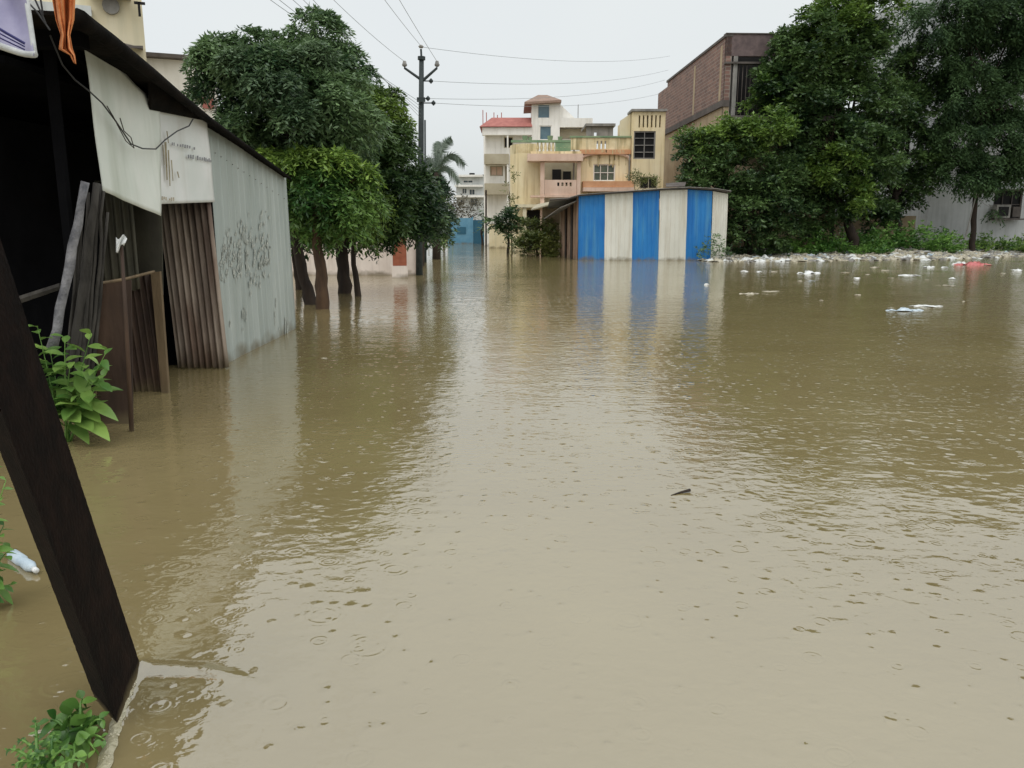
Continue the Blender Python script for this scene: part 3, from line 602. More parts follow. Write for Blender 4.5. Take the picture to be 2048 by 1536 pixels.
sc_.grid(lambda a, b: (lambda i, k: SL[i].lerp(SL[i + 1], k) + V((b - .5) * (.020 + .022 * a) + .003 * math.sin(a * 60), (b - .5) * .012, .004 + .010 * math.sin(math.pi * b) * (.7 + .3 * math.sin(a * 43))))(min(6, int(a * 7)), a * 7 - min(6, int(a * 7))), 60, 6)
fl_ = obj('plastic_film', sc_, M['film'], smooth=True); tag(fl_, 'translucent pale plastic film edging the foot of the leaning post', 'plastic film')
# scum line round the post
fo_ = MB(); fr_ = random.Random(2)
for line, w0, w1 in (([(284, 1336), (266, 1352), (258, 1380), (250, 1402), (234, 1442), (221, 1490), (204, 1560)], .016, .006), ([(284, 1336), (310, 1334), (345, 1333), (390, 1336), (430, 1340)], .006, .001)):
    L3 = []
    for i in range(len(line) - 1):
        for j in range(12):
            t = j / 12; L3.append((line[i][0] + (line[i + 1][0] - line[i][0]) * t, line[i][1] + (line[i + 1][1] - line[i][1]) * t))
    N3 = len(L3)
    for i, (u, v) in enumerate(L3):
        q = G(u, v); wd = w0 + (w1 - w0) * i / N3
        for _ in range(3):
            c = q + V(fr_.gauss(0, wd * .8), fr_.gauss(0, wd * .8), .004 + .004 * (w0 > .01)); r_ = wd * fr_.uniform(.15, .5)
            fo_.add([c + V(-r_, 0, 0), c + V(0, -r_, 0), c + V(r_, 0, 0), c + V(0, r_, 0), c + V(0, 0, r_ * .7)], [(0, 1, 4), (1, 2, 4), (2, 3, 4), (3, 0, 4)])
o = obj('foam', fo_, M['foam'], smooth=True); o['kind'] = 'stuff'; o['label'] = 'thin pale foam line curling round the foot of the leaning post'; o['category'] = 'foam'

def leaf(mb, base, d, L, W, curl, rg, nrm=None):
    d = d.normalized(); up = nrm or V(rg.uniform(-.4, .4), rg.uniform(-.6, .1), 1); s = d.cross(up).normalized(); nn = s.cross(d).normalized()
    prof = [0, .55, .9, 1, .85, .5, .04]; K = len(prof); vs = []
    for i, w_ in enumerate(prof):
        t = i / (K - 1); c = base + d * L * t - V(0, 0, curl * L * t * t)
        vs += [c - s * W * .5 * w_ + nn * W * .14 * w_, c, c + s * W * .5 * w_ + nn * W * .14 * w_]
    mb.add(vs, [(3 * i + k, 3 * i + k + 1, 3 * i + k + 4, 3 * i + k + 3) for i in range(K - 1) for k in (0, 1)])
def leafy(name, label, base, stems, L, W, m, seed, nleaf=9, cat='plant', spread=1.0):
    rg = random.Random(seed); t = thing(name, label, cat, tuple(base)); sm = MB(); lm = MB()
    for (tip, k) in stems:
        pts = [Vector(base) + V(rg.uniform(-.03, .03), rg.uniform(-.03, .03), 0), Vector(base).lerp(tip, .55) + V(0, 0, .06), Vector(tip)]
        fine = []
        for i in range(9):
            q = i / 8; fine.append(pts[0] * (1 - q) ** 2 + pts[1] * 2 * q * (1 - q) + pts[2] * q * q)
        sm.tube(fine, [.008 * (1 - i / 10) for i in range(9)], 5)
        for j in range(nleaf):
            q = .25 + .75 * j / (nleaf - 1); i = min(7, int(q * 8)); p = fine[i].lerp(fine[i + 1], q * 8 - i); d = (fine[i + 1] - fine[i]).normalized()
            an = j * 2.4 + rg.uniform(-.4, .4); a1 = d.cross(V(0, 1, 0)).normalized(); a2 = d.cross(a1)
            ld = (a1 * math.cos(an) + a2 * math.sin(an)) * spread + d * .45; sz = (1 - .55 * (q - .25) / .75) * rg.uniform(.8, 1.15) * k
            leaf(lm, p, ld, L * sz, W * sz, rg.uniform(.1, .4), rg)
    obj('stem', sm, M['weed'], t, smooth=True); obj('foliage', lm, m, t, smooth=True); return t
Yp = 5.45; bp = P(125, 850, Yp); bp = V(bp.x, bp.y, -.02)
leafy('leafy_plant', 'broad leaved bright green plant in front of the dark shed opening', bp, [(P(75, 655, Yp), 1), (P(130, 675, Yp), 1.0), (P(182, 668, Yp), 1.0), (P(215, 700, Yp - .1), .9), (P(100, 700, Yp + .1), 1.1), (P(190, 740, Yp - .1), 1.2), (P(80, 745, Yp), 1.2), (P(160, 790, Yp - .1), 1.2), (P(60, 700, Yp), 1), (P(210, 750, Yp - .15), 1.2), (P(140, 730, Yp - .1), 1.1), (P(70, 790, Yp), 1.2)], .24, .105, M['plant'], 3, 12)
b2_ = G(-50, 1230); leafy('leafy_plant', 'green plant cut off by the left picture edge beside the leaning post', b2_, [(P(-10, 915, 3.0), .9), (P(12, 960, 3.0), .7), (P(8, 1050, 3.0), .9), (P(18, 1100, 3.0), 1), (P(-15, 1120, 3.0), 1), (P(20, 1170, 3.0), .8)], .11, .055, M['plant2'], 5, 9)
b3 = G(150, 1500); leafy('leafy_plant', 'low round leaved plant growing at the foot of the leaning post', b3, [(P(165, 1398, 2.15), .9), (P(205, 1440, 2.1), .7), (P(120, 1460, 2.1), .8), (P(190, 1500, 2.0), .8), (P(90, 1500, 2.0), .7), (P(150, 1520, 1.95), .8), (P(210, 1480, 2.05), .6), (P(140, 1430, 2.15), 1.1), (P(170, 1450, 2.1), 1), (P(100, 1440, 2.1), .9)], .085, .062, M['plant2'], 6, 7)
b4 = G(90, 1560); leafy('weed', 'feathery small leaved weed in the bottom left corner', b4, [(P(70, 1440, 2.05), .8), (P(40, 1480, 2.0), .8), (P(110, 1470, 2.0), .8), (P(15, 1500, 1.95), .8), (P(140, 1500, 1.95), .9), (P(70, 1510, 1.92), 1), (P(30, 1530, 1.9), 1), (P(170, 1525, 1.9), 1)], .035, .018, M['plant2'], 7, 18, cat='weed')
bo = thing('bottle', 'white crumpled plastic bottle floating left of the leaning post', 'bottle', tuple(G(48, 1140)))
a = G(22, 1112) + V(0, 0, .015); b = G(74, 1150) + V(0, 0, .02)
obj('body', MB().tube([a, a.lerp(b, .1), a.lerp(b, .45), a.lerp(b, .5), a.lerp(b, .75), a.lerp(b, .9)], [.016, .026, .027, .022, .026, .012], 12), M['plasticb'], bo, smooth=True)
obj('cap', MB().tube([a.lerp(b, .9), b], .012, 10), M['plastic'], bo, smooth=True)

# ---------------------------------------------------------------- boundary wall, pillar, poles on the left of the lane
bw = thing('boundary_wall', 'low pale pink boundary wall behind the lane tree trunks', 'wall', (-5, 24, 0))
f = Frame(*P(836, 500, 24.6).xy, R(180 - 4)); x0 = 0
m = MB(); m.box(f, 0, 7.5, -.2, 0, -.4, 1.2); obj('wall_panel', m, M['pinkwall'], bw)
m = MB(); m.box(f, -.02, 7.52, -.24, .04, 1.202, 1.26); obj('coping', m, M['pinkwall'], bw)
gp = thing('gate_pillar', 'orange red gate pillar with square cap on pale plinth', 'pillar', tuple(P(800, 545, 23.6)))
f = Frame(*P(800, 545, 23.6).xy, R(8)); wpx = 23.6 / F
m = MB(); m.box(f, -.2, .2, -.2, .2, .34, 1.26); obj('shaft', m, M['redpillar'], gp, bevel=.01)
m = MB(); m.box(f, -.26, .26, -.26, .26, 1.262, 1.34); m.box(f, -.18, .18, -.18, .18, 1.342, 1.44); obj('cap', m, M['redpillar'], gp, bevel=.01)
m = MB(); m.box(f, -.23, .23, -.23, .23, -.4, .338); obj('plinth', m, M['pinkwall'], gp)
f2 = Frame(*P(800, 545, 23.2).xy, 0)
# electric pole
pY = 24.4; pbx = G(838, 550); ep = thing('electric_pole', 'tall dark electric pole with raised side arms and insulators', 'electric pole', tuple(pbx))
pt_ = [V(pbx.x, pbx.y, -.6), P(838, 450, pY), P(842, 300, pY), P(843, 118, pY)]
m = MB(); m.tube(pt_, [.11, .10, .085, .07], 10); obj('shaft', m, M['pole'], ep, smooth=True)
m = MB(); m.tube([P(843, 118, pY), P(842, 98, pY)], .03, 7); m.tube([P(843, 113, pY), P(843, 120, pY)], .11, 8); obj('top_pin', m, M['pole'], ep)
for a_, b_, nm in (((843, 160), (809, 136), 0), ((847, 160), (874, 136), 1)):
    m = MB(); m.tube([P(843, 162, pY), P(*a_, pY), P(*b_, pY)], [.045, .045, .035], 6); m.tube([P(b_[0], 137, pY), P(b_[0], 128, pY)], .018, 6); arm = obj('cross_arm', m, M['pole'], ep)
    m = MB(); m.tube([P(b_[0], 133, pY), P(b_[0], 130, pY), P(b_[0], 127, pY), P(b_[0], 122, pY)], [.05, .08, .06, .045], 9); obj('insulator', m, M['conc'], arm, smooth=True)
m = MB(); m.tube([P(842, 96, pY), P(842, 93, pY), P(842, 90, pY)], [.05, .08, .04], 9); obj('insulator', m, M['conc'], ep, smooth=True)
for u, v in ((862, 162), (856, 197), (867, 206)):
    m = MB(); m.tube([P(843, v, pY), P(u, v, pY)], .018, 6); m.tube([P(u - 4, v, pY), P(u, v, pY), P(u + 4, v, pY)], [.03, .07, .03], 8); m.tube([P(u, v - 5, pY), P(u, v + 5, pY)], .025, 6); obj('insulator', m, M['pole'], ep)
m = MB(); m.box(Frame(*P(843, 200, pY).xy), -.12, .12, -.14, -.09, P(0, 205, pY).z, P(0, 196, pY).z); obj('clamp', m, M['pole'], ep)
p2 = P(850, 500, 33); t2 = tag(obj('electric_pole', MB().tube([V(p2.x, 33, -.5), P(850, 240, 33)], [.05, .035], 8), M['pole'], smooth=True), 'thin second pole rising just behind the tall electric pole', 'electric pole')
sg = thing('signpost', 'slim pale leaning pipe carrying a small pale green signboard', 'signpost', tuple(P(868, 508, 38)))
m = MB(); m.tube([P(858, 512, 36) , P(853, 430, 36)], .035, 7); obj('pipe', m, M['whiteg'], sg); m = MB(); f = Frame(P(859, 422, 36).x, 36, .1); m.box(f, -.13, .13, -.02, .02, P(0, 433, 36).z, P(0, 413, 36).z); obj('sign_panel', m, M['signw'], sg)
# overhead conductors
def wire(name, label, a, b, ext, sag, rad, m_, grp):
    pts = []
    for i in range(25):
        t = i / 24 * ext; pts.append(a.lerp(b, t) - V(0, 0, sag * 4 * (t / ext) * (1 - t / ext)))
    tag(obj(name, MB().tube(pts, rad, 4), m_), label, 'wire', grp)
gw = 'overhead wires of the electric pole'
wire('overhead_wire', 'wire running up left from the left cross arm insulator', P(809, 123, pY), P(690, 0, 19.5), 2.6, .25, .0065, M['wireg'], gw)
wire('overhead_wire', 'wire leaving the top pin of the electric pole towards the viewer', P(842, 92, pY), P(776, 0, 19.5), 2.6, .1, .0065, M['wireg'], gw)
wire('overhead_wire', 'wire from the right cross arm insulator passing over the pole top', P(874, 123, pY), P(804, 0, 19.5), 2.6, .1, .0065, M['wireg'], gw)
for k, (u, lb) in enumerate(((562, 'leftmost of the five wires above the tree tops'), (578, 'second from left of the five wires above the tree tops'), (603, 'middle one of the five wires above the tree tops'), (622, 'second from right of the five wires above the tree tops'), (640, 'rightmost of the five wires above the tree tops'))):
    wire('overhead_wire', lb, P(843, 236 + k * 8 - 30, pY), P(u, 0, 17.5 - .2 * k), 2.4, .15, .0065, M['wireg'], gw)
gs = 'wires crossing the sky from pole to brick house'
for (u, v, u2, v2, Y2, lb) in ((843, 84 + 10, 1340, 112, 50, 'faint uppermost wire between the electric pole and the brick house'), (862, 162, 1337, 140, 50, 'wire from the highest side insulator to the brick house'), (856, 197, 1330, 160, 50, 'wire from the middle side insulator to the brick house'), (867, 206, 1325, 186, 50, 'lowest wire from the side insulators to the brick house')):
    wire('overhead_wire', lb, P(u, v, pY), P(u2, v2, Y2), 1.0, .35, .006, M['wireg'], gs)

# ---------------------------------------------------------------- window helper
def window(fr, x0, x1, z0, z1, y, par, mg, mf=None, nvb=1, nhb=0, fw=.06, depth=.1, name='window'):
    m = MB(); a, b = y + .01, y + depth
    m.box(fr, x0, x0 + fw, a, b, z0, z1); m.box(fr, x1 - fw, x1, a, b, z0, z1); m.box(fr, x0 + fw, x1 - fw, a, b, z0, z0 + fw); m.box(fr, x0 + fw, x1 - fw, a, b, z1 - fw, z1)
    for i in range(nvb):
        c = x0 + (x1 - x0) * (i + 1) / (nvb + 1); m.box(fr, c - fw * .35, c + fw * .35, a + .02, b - .01, z0 + fw, z1 - fw)
    for i in range(nhb):
        c = z0 + (z1 - z0) * (i + 1) / (nhb + 1); m.box(fr, x0 + fw, x1 - fw, a + .025, b - .015, c - fw * .3, c + fw * .3)
    o = obj(name, m, mf or M['white'], par)
    m = MB(); m.box(fr, x0 + .01, x1 - .01, b + .005, b + .03, z0 + .01, z1 - .01); obj('pane', m, mg, o); return o
def rect(fr, u0, v0, u1, v1, y=0):
    """opening in wall coordinates from picture corners"""
    x0, z1 = fr.p(u0, v0, y); x1, z0 = fr.p(u1, v1, y); return x0, x1, z0, z1

# ---------------------------------------------------------------- far blue gate, far buildings
f = Frame(0, 66.5, 0); gt = thing('blue_gate', 'light blue metal gate closing the far end of the flooded lane', 'gate', (-4, 66.5, 0))
x0, x1, z0, z1 = rect(f, 898, 436, 944, 486)
m = MB(); m.box(f, x0, x1, 0, .06, -.1, z1); obj('gate_leaf', m, M['bluelt'], gt)
for xp in (x0 - .12, x1 + .002): m = MB(); m.box(f, xp, xp + .11, -.05, .1, -.1, z1 + .1); obj('gate_post', m, M['bluelt'], gt)
q = rect(f, 914, 454, 932, 468); m = MB(); m.box(f, q[0], q[1], -.05, -.01, q[2], q[3]); obj('sign_panel', m, M['bluedk'], gt)
q = rect(f, 946, 440, 976, 485); m = MB(); m.box(f, q[0], q[1], .02, .08, -.1, q[3]); obj('side_leaf', m, M['bluedk'], gt)
def simple_house(name, label, fr, u0, v0, u1, mw, depth, wins, mg, bands=(), roofbox=()):
    x0, z1 = fr.p(u0, v0); x1, _ = fr.p(u1, v0); t = thing(name, label, 'house', tuple(fr.w(x0, 0, 0)))
    ops = [rect(fr, *wn_) for wn_ in wins]
    m = MB(); m.facade(fr, x0, x1, -.1, z1, 0, .25, ops); m.box(fr, x0, x0 + .2, .252, depth, -.1, z1); m.box(fr, x1 - .2, x1, .252, depth, -.1, z1); m.box(fr, x0, x1, depth + .002, depth + .2, -.1, z1); m.box(fr, x0 + .2, x1 - .2, .252, depth, z1 - .3, z1 - .1)
    obj('wall', m, mw, t)
    for o_ in ops: window(fr, *o_, .03, t, mg)
    for u_a, v_a, u_b, v_b, pr_, mm in bands:
        q = rect(fr, u_a, v_a, u_b, v_b); m = MB(); m.box(fr, q[0], q[1], -pr_, -.003, q[2], q[3]); obj('slab', m, mm, t)
    return t
hf = Frame(0, 120, 0)
h = simple_house('white_house', 'small white multi storey house far off above the blue gate', hf, 912, 352, 968, M['whiteg'], 10, [(926, 360, 946, 366), (924, 376, 934, 388), (938, 378, 950, 390), (920, 398, 930, 410), (940, 396, 956, 412)], M['glass'],
                 [(918, 350, 966, 354, .8, M['white']), (910, 370, 966, 374, .9, M['white']), (908, 391, 968, 395, 1.0, M['white'])])
q = hf.p(942, 345); m = MB(); m.tube([hf.w(q[0], 3, q[1] - 1.2), hf.w(q[0], 3, q[1] + .1)], .42, 10); obj('water_tank', m, M['dark'], h)
q = hf.p(967, 348); m = MB(); m.tube([hf.w(q[0], 3, q[1] - 1.2), hf.w(q[0], 3, q[1] + .1)], .35, 10); obj('water_tank', m, M['conc'], h)
tree('brush', 'dry brownish bushy growth above the far gate', [(905, 487), (908, 460)], 72, [(900, 415, 22, 0, .8), (930, 425, 26, 0, .6), (955, 425, 22, 0, .9), (885, 400, 18, 1, 1), (915, 405, 18, 0, .7)], M['dry'], M['barkd'], 6, .4, .16, .7, .1, 21, r0=.12, limbs=4)
tree('brush', 'dark green bushes right of the blue gate', [(965, 489), (962, 460)], 62, [(968, 445, 14, 0, 1.2), (976, 425, 12, 0, 1.1)], M['leafA'], M['barkd'], 9, .3, .14, .6, .2, 22, r0=.12, limbs=3)
tree('brush', 'dark green bush left of the blue gate', [(888, 487), (888, 465)], 60, [(886, 455, 18, 0, 1.3), (878, 432, 16, 0, 1.1)], M['leafA2'], M['barkd'], 9, .3, .14, .6, .2, 23, r0=.12, limbs=2)

# ---------------------------------------------------------------- white house with red roof and tower
f = Frame(0, 60, 0); wh = thing('white_house', 'white three storey house with red roof edge and small hip roofed tower', 'house', tuple(P(1070, 490, 60)))
X = lambda u: f.p(u, 400)[0]
Z = lambda v: f.p(1024, v)[1]
ops = [rect(f, 1008, 274, 1026, 296), rect(f, 980, 332, 1006, 352), rect(f, 1010, 332, 1016, 366)]
m = MB(); m.facade(f, X(968), X(1062), -.1, Z(256), 0, .25, ops); m.box(f, X(968), X(968) + .2, .252, 9, -.1, Z(256)); m.box(f, X(968), X(1180), 9.01, 9.2, -.1, Z(256)); obj('wall', m, M['white'], wh)
for k, o_ in enumerate(ops): window(f, *o_, .03, wh, M['dark'] if k != 1 else M['pinkc'], M['creamd'])
for va, vb in ((310, 330), (368, 390)): m = MB(); m.box(f, X(970), X(1018), -1.0, -.003, Z(vb), Z(va)); obj('balcony', m, M['creamd'], wh)
m = MB(); m.box(f, X(966), X(1062), -.7, -.003, Z(272), Z(257)); m.box(f, X(969), X(972), -.95, -.85, -.1, Z(274)); m.box(f, X(1014), X(1017), -.95, -.85, -.1, Z(274)); obj('roof_slab', m, M['white'], wh)
m = MB(); e = .9
vs = [f.w(X(961), -e, Z(256)), f.w(X(1063), -e, Z(256)), f.w(X(1063), .6, Z(233)), f.w(X(984), .6, Z(233)), f.w(X(961), 3.5, Z(256)), f.w(X(984), 3.5, Z(233)), f.w(X(1063), 3.5, Z(233)), f.w(X(1063), 3.5, Z(256))]
m.add(vs, [(0, 1, 2, 3), (0, 3, 5, 4), (3, 2, 6, 5), (1, 7, 6, 2), (4, 5, 6, 7), (0, 4, 7, 1)]); obj('red_roof', m, M['redroof'], wh)
m = MB(); m.box(f, X(1063), X(1116), -.3, 3.5, Z(300), Z(206) - .05)
ops = [rect(f, 1075, 208, 1100, 237, -.55), rect(f, 1079, 251, 1103, 280, -.55)]
m.facade(f, X(1062), X(1117), -.1, Z(204), -.55, -.303, ops); obj('tower', m, M['white'], wh)
for o_ in ops: window(f, *o_, -.52, wh, M['bglass'], M['white'], 0)
m = MB(); ap = [f.w(X(1076), 1.3, Z(184)), f.w(X(1094), 1.3, Z(184))]; cr = [f.w(X(1048), -1.0, Z(208)), f.w(X(1119), -1.0, Z(204)), f.w(X(1119), 3.9, Z(204)), f.w(X(1048), 3.9, Z(208))]
m.add(cr + ap + [c - V(0, 0, .15) for c in cr], [(0, 1, 5, 4), (1, 2, 5), (2, 3, 4, 5), (3, 0, 4), (0, 6, 7, 1), (1, 7, 8, 2), (2, 8, 9, 3), (3, 9, 6, 0), (6, 9, 8, 7)]); obj('tower_roof', m, M['brownroof'], wh)
m = MB(); m.prism([f.w(X(1117), .2, Z(206)), f.w(X(1150), .2, Z(238)), f.w(X(1117), .2, Z(238))], V(0, .3, 0)); obj('sloping_wall', m, M['white'], wh)
m = MB(); m.box(f, X(1112), X(1181), .1, .3, -.1, Z(240)); m.box(f, X(1181) - .2, X(1181), .302, 9, -.1, Z(240)); obj('wall', m, M['white'], wh)
m = MB(); m.box(f, X(1114), X(1181), -.5, .097, Z(256), Z(238)); obj('slab', m, M['white'], wh)
m = MB(); m.box(f, X(1118), X(1178), -.02, .097, Z(276), Z(258)); obj('grey_band', m, M['creamd'], wh)
for u in (966, 973, 988, 995, 1003): m = MB(); m.box(f, X(u) - .03, X(u) + .03, 1, 1.06, Z(250), Z(216 + (u % 3) * 5)); obj('steel_rod', m, M['redroof'], wh)
m = MB(); m.box(f, X(1155), X(1155) + .05, 1, 1.05, Z(240), Z(205)); obj('antenna', m, M['conc'], wh)

# ---------------------------------------------------------------- ochre house
f = Frame(0, 46, 0); yh = thing('ochre_house', 'ochre two storey house with arched window wall veranda and stair tower', 'house', tuple(P(1165, 500, 46)))
X = lambda u: f.p(u, 400)[0]
Z = lambda v: f.p(1024, v)[1]
win = rect(f, 1187, 328, 1230, 362)
m = MB(); m.facade(f, X(1158), X(1258), -.1, Z(308), 0, .3, [win, (X(1170), X(1240), .2, 2.2)]); m.box(f, X(1020), X(1320), 8, 8.2, -.1, Z(300)); obj('wall', m, M['yellow'], yh)
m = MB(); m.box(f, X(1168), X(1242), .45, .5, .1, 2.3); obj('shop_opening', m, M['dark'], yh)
window(f, *win, .05, yh, M['gglass'], M['white'], 2, 1)
m = MB(); x0, x1 = X(1161), X(1257); pts = []
for i in range(15): a_ = math.pi * i / 14; pts.append(f.w((x0 + x1) / 2 - (x1 - x0) / 2 * math.cos(a_), -.12, Z(320) + (Z(306) - Z(320)) * math.sin(a_) ** .8))
m.tube(pts, .09, 6); obj('arch_moulding', m, M['pinkc'], yh)
m = MB(); m.box(f, X(1158), X(1258), -.25, -.003, Z(309), Z(300)); obj('slab', m, M['orangeb'], yh)
m = MB(); m.facade(f, X(1140), X(1258), Z(299.7), Z(276), -.1, .08, [rect(f, 1193, 282, 1196, 298), rect(f, 1201, 282, 1204, 298), rect(f, 1209, 282, 1212, 298)]); obj('parapet', m, M['yellowp'], yh)
m = MB(); m.box(f, X(1138), X(1259), -.16, .14, Z(275.7), Z(272.5)); obj('coping', m, M['green'], yh)
# left rounded wall
m = MB(); cx, cy, rr_ = X(1052), 1.7, X(1052) - X(1020)
def cw(s, t):
    a_ = math.pi * (1.0 + .5 * s); return f.w(cx + rr_ * math.cos(a_), cy + 1.7 * math.sin(a_), -.1 + (Z(306) + .1) * t)
m.grid(cw, 14, 2); m.box(f, cx, X(1084), cy - 1.7, cy - 1.4, -.1, Z(306)); m.box(f, X(1020) + .01, X(1020) + .2, 1.7, 8, -.1, Z(306)); obj('rounded_wall', m, M['yellow'], yh, smooth=False)
m = MB(); m.grid(lambda s, t: cw(s, t * .0 + 1) + V(0, 0, (Z(287) - Z(306)) * t + .002), 14, 2); m.box(f, cx, X(1072), 0, .12, Z(305.8), Z(287)); obj('parapet', m, M['yellowp'], yh, solid=0)
for i in range(9):
    m = MB(); u = 1074 + i * 7.5; m.tube([f.w(X(u), -.7, Z(306)), f.w(X(u), -.7, Z(298)), f.w(X(u), -.7, Z(288))], [.04, .09, .04], 7); obj('baluster', m, M['yellowp'], yh)
m = MB(); m.box(f, X(1022), X(1138), -.8, -.6, Z(287.5), Z(283)); m.box(f, X(1108), X(1138), -.78, -.66, Z(306), Z(288)); obj('terrace_rail', m, M['green'], yh)
# veranda
m = MB(); m.box(f, X(1054), X(1160), -1.5, -.26, Z(326), Z(312)); obj('veranda_roof', m, M['pinkc'], yh)
m = MB(); m.box(f, X(1060), X(1158), -1.1, -.01, Z(311.6), Z(306)); obj('slab', m, M['yellowp'], yh)
for ua, ub in ((1079, 1087), (1150, 1157)):
    m = MB(); m.box(f, X(ua), X(ub), -1.2, -.95, -.1, Z(326.4)); obj('column', m, M['pinkc'], yh)
m = MB(); m.box(f, X(1084), X(1158), 1.2, 1.4, -.1, Z(308)); obj('veranda_back_wall', m, M['creamd'], yh)
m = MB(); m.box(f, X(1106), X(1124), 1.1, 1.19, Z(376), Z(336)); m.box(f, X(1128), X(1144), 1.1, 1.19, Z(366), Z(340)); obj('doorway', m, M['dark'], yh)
m = MB(); m.facade(f, X(1087.5), X(1149.5), Z(392), Z(362), -1.15, -1.03, [(X(1112 + 8 * i), X(1116 + 8 * i), Z(374), Z(367)) for i in range(4)]); m.box(f, X(1060), X(1158), -1.25, -.3, Z(396), Z(392.3)); obj('balustrade', m, M['pinkc'], yh)
m = MB(); m.box(f, X(1163), X(1262), -.9, -.01, Z(376), Z(364)); obj('canopy', m, M['orangeb'], yh)
m = MB(); m.box(f, X(1163), X(1262), -1.0, -.01, Z(384), Z(376.4)); obj('slab', m, M['pinkc'], yh)
m = MB(); m.box(f, X(1030), X(1100), -1.6, -.02, Z(416), Z(410)); m.box(f, X(1045), X(1052), -1.5, -1.2, -.1, Z(416.4)); obj('porch', m, M['cream'], yh)
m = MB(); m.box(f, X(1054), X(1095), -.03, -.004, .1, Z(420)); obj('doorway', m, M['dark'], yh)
ds = MB(); rd = random.Random(12)
for _ in range(60):
    u = rd.uniform(1160, 1255); v0 = rd.choice([300, 309, 384]); x_a = X(u); z_a = Z(v0) - .02; hh = rd.uniform(.15, .7); ww = rd.uniform(.02, .07)
    ds.box(f, x_a, x_a + ww, -.0065 - (0 if v0 == 309 else 0), -.002, z_a - hh, z_a) if v0 != 300 else ds.box(f, x_a, x_a + ww, -.2545, -.2505, z_a - hh * .3, z_a)
dso = obj('damp_streaks', ds, mat('damp_streak', lin(186, 166, 122), lin(214, 196, 154), 9, .85, 0), yh); dso['kind'] = 'stuff'
for u, lb in ((1146, 0), (1256, 0)):
    m = MB(); m.tube([f.w(X(u), -.18, -.1), f.w(X(u), -.18, Z(300))], .05, 7); obj('drain_pipe', m, M['conc'], yh)
# stair tower
tw = rect(f, 1268, 262, 1310, 318, -.5); lw = rect(f, 1280, 353, 1315, 378, -.5); sl_ = [(X(1270 + 8 * i), X(1273 + 8 * i), Z(257), Z(233)) for i in range(6)]
m = MB(); m.facade(f, X(1259), X(1322), -.1, Z(226), -.5, -.2, [tw, lw] + sl_); m.box(f, X(1259), X(1261), -.198, 6, -.1, Z(226)); obj('stair_tower', m, M['yellow'], yh)
m = MB(); m.box(f, X(1266), X(1314), -.1, -.06, Z(259), Z(231)); obj('slat_backing', m, M['creamd'], yh)
m = MB(); m.box(f, X(1255), X(1324), -.65, 1, Z(225.6), Z(221)); obj('coping', m, M['conc'], yh)
window(f, *tw, -.46, yh, M['dark'], M['conc'], 1, 3, fw=.07); window(f, *lw, -.46, yh, M['dark'], M['creamd'], 1)
m = MB(); m.prism([f.w(X(1238), .2, Z(272)), f.w(X(1238), .2, Z(240)), f.w(X(1258), .2, Z(226)), f.w(X(1258), .2, Z(272))], V(0, .3, 0)); obj('raking_wall', m, M['cream'], yh)
m = MB(); m.facade(f, X(1180), X(1236), Z(276), Z(240), 3.0, 3.2, [(X(1196), X(1202), Z(270), Z(252))]); m.box(f, X(1178), X(1240), 2.8, 6, Z(239.6), Z(234)); obj('roof_room', m, M['conc'], yh)
m = MB(); rq = random.Random(3)
for u, s_z in ((1050, .30), (1060, .22), (1100, .3), (1120, .25), (1150, .25), (1165, .2)):
    m = MB(); c = f.w(X(u), .5, Z(280)); m.tube([c, c + V(0, 0, s_z * .9)], [s_z * .4, s_z * .55], 8); obj('terrace_pot', m, M['green'], yh)

# ---------------------------------------------------------------- brick house
nc = P(1438, 400, 40); side = Frame(nc.x, 40, R(92.0)); front = Frame(nc.x, 40, R(2.0))
bh = thing('brick_house', 'unfinished three storey house with bare brick upper floor', 'house', (nc.x, 40, 0))
xs_ = lambda u, v=200: side.p(u, v)
Lx = side.p(1334, 200)[0]; Zt = front.p(1440, 73)[1]; Zf = front.p(1440, 200)[1]; L2 = side.p(1316, 200)[0]
m = MB(); m.box(side, 0, Lx, -.25, 0, Zf, Zt); m.box(side, Lx + .002, L2, -.25, 0, Zf, side.p(1325, 181)[1]); obj('brick_wall', m, M['brick'], bh)
for xc in (.6, Lx * .45): m = MB(); m.box(side, xc, xc + .32, -.1, .015, Zf + .01, Zt - .25); obj('concrete_column', m, M['tanc'], bh)
m = MB(); m.box(side, -.02, Lx + .1, -.3, .06, Zt + .002, Zt + .12); m.box(front, -.06, 5.6, -.06, .35, Zt + .122, Zt + .16); obj('coping', m, M['concd'], bh)
wo = []
for u0, v0, u1, v1 in ((1374, 230, 1366, 254), (1424, 300, 1410, 330)):
    a_ = side.p(u0, v0); b_ = side.p(u1, v1); wo.append((a_[0], b_[0], min(a_[1], b_[1]), max(a_[1], b_[1])))
m = MB(); m.facade(side, 0, L2, -.1, Zf - .3, -.25, 0, wo); obj('plastered_wall', m, M['tanc'], bh)
for o_ in wo: window(side, *o_, -.2, bh, M['dark'], M['creamd'], 0, depth=.08)
m = MB(); m.box(side, -.05, L2 + .1, -.25, .12, Zf - .298, Zf - .002); obj('floor_band', m, M['concd'], bh)
z_ = lambda v: front.p(1480, v)[1]
x_ = lambda u: front.p(u, 150)[0]
m = MB(); m.box(front, 0, 5.6, 0, .25, z_(112), Zt + .12); obj('brick_wall', m, mat('weathered_brick', lin(88, 76, 76), lin(116, 100, 98), 3, .9, .3), bh)
m = MB(); m.box(front, .0, x_(1462), .01, .3, z_(236), z_(112.4)); m.box(front, x_(1466), x_(1474), -.02, .25, z_(236), z_(112.4)); m.box(front, x_(1530), x_(1540), .0, .3, z_(236), z_(112.4)); obj('concrete_column', m, M['conc'], bh)
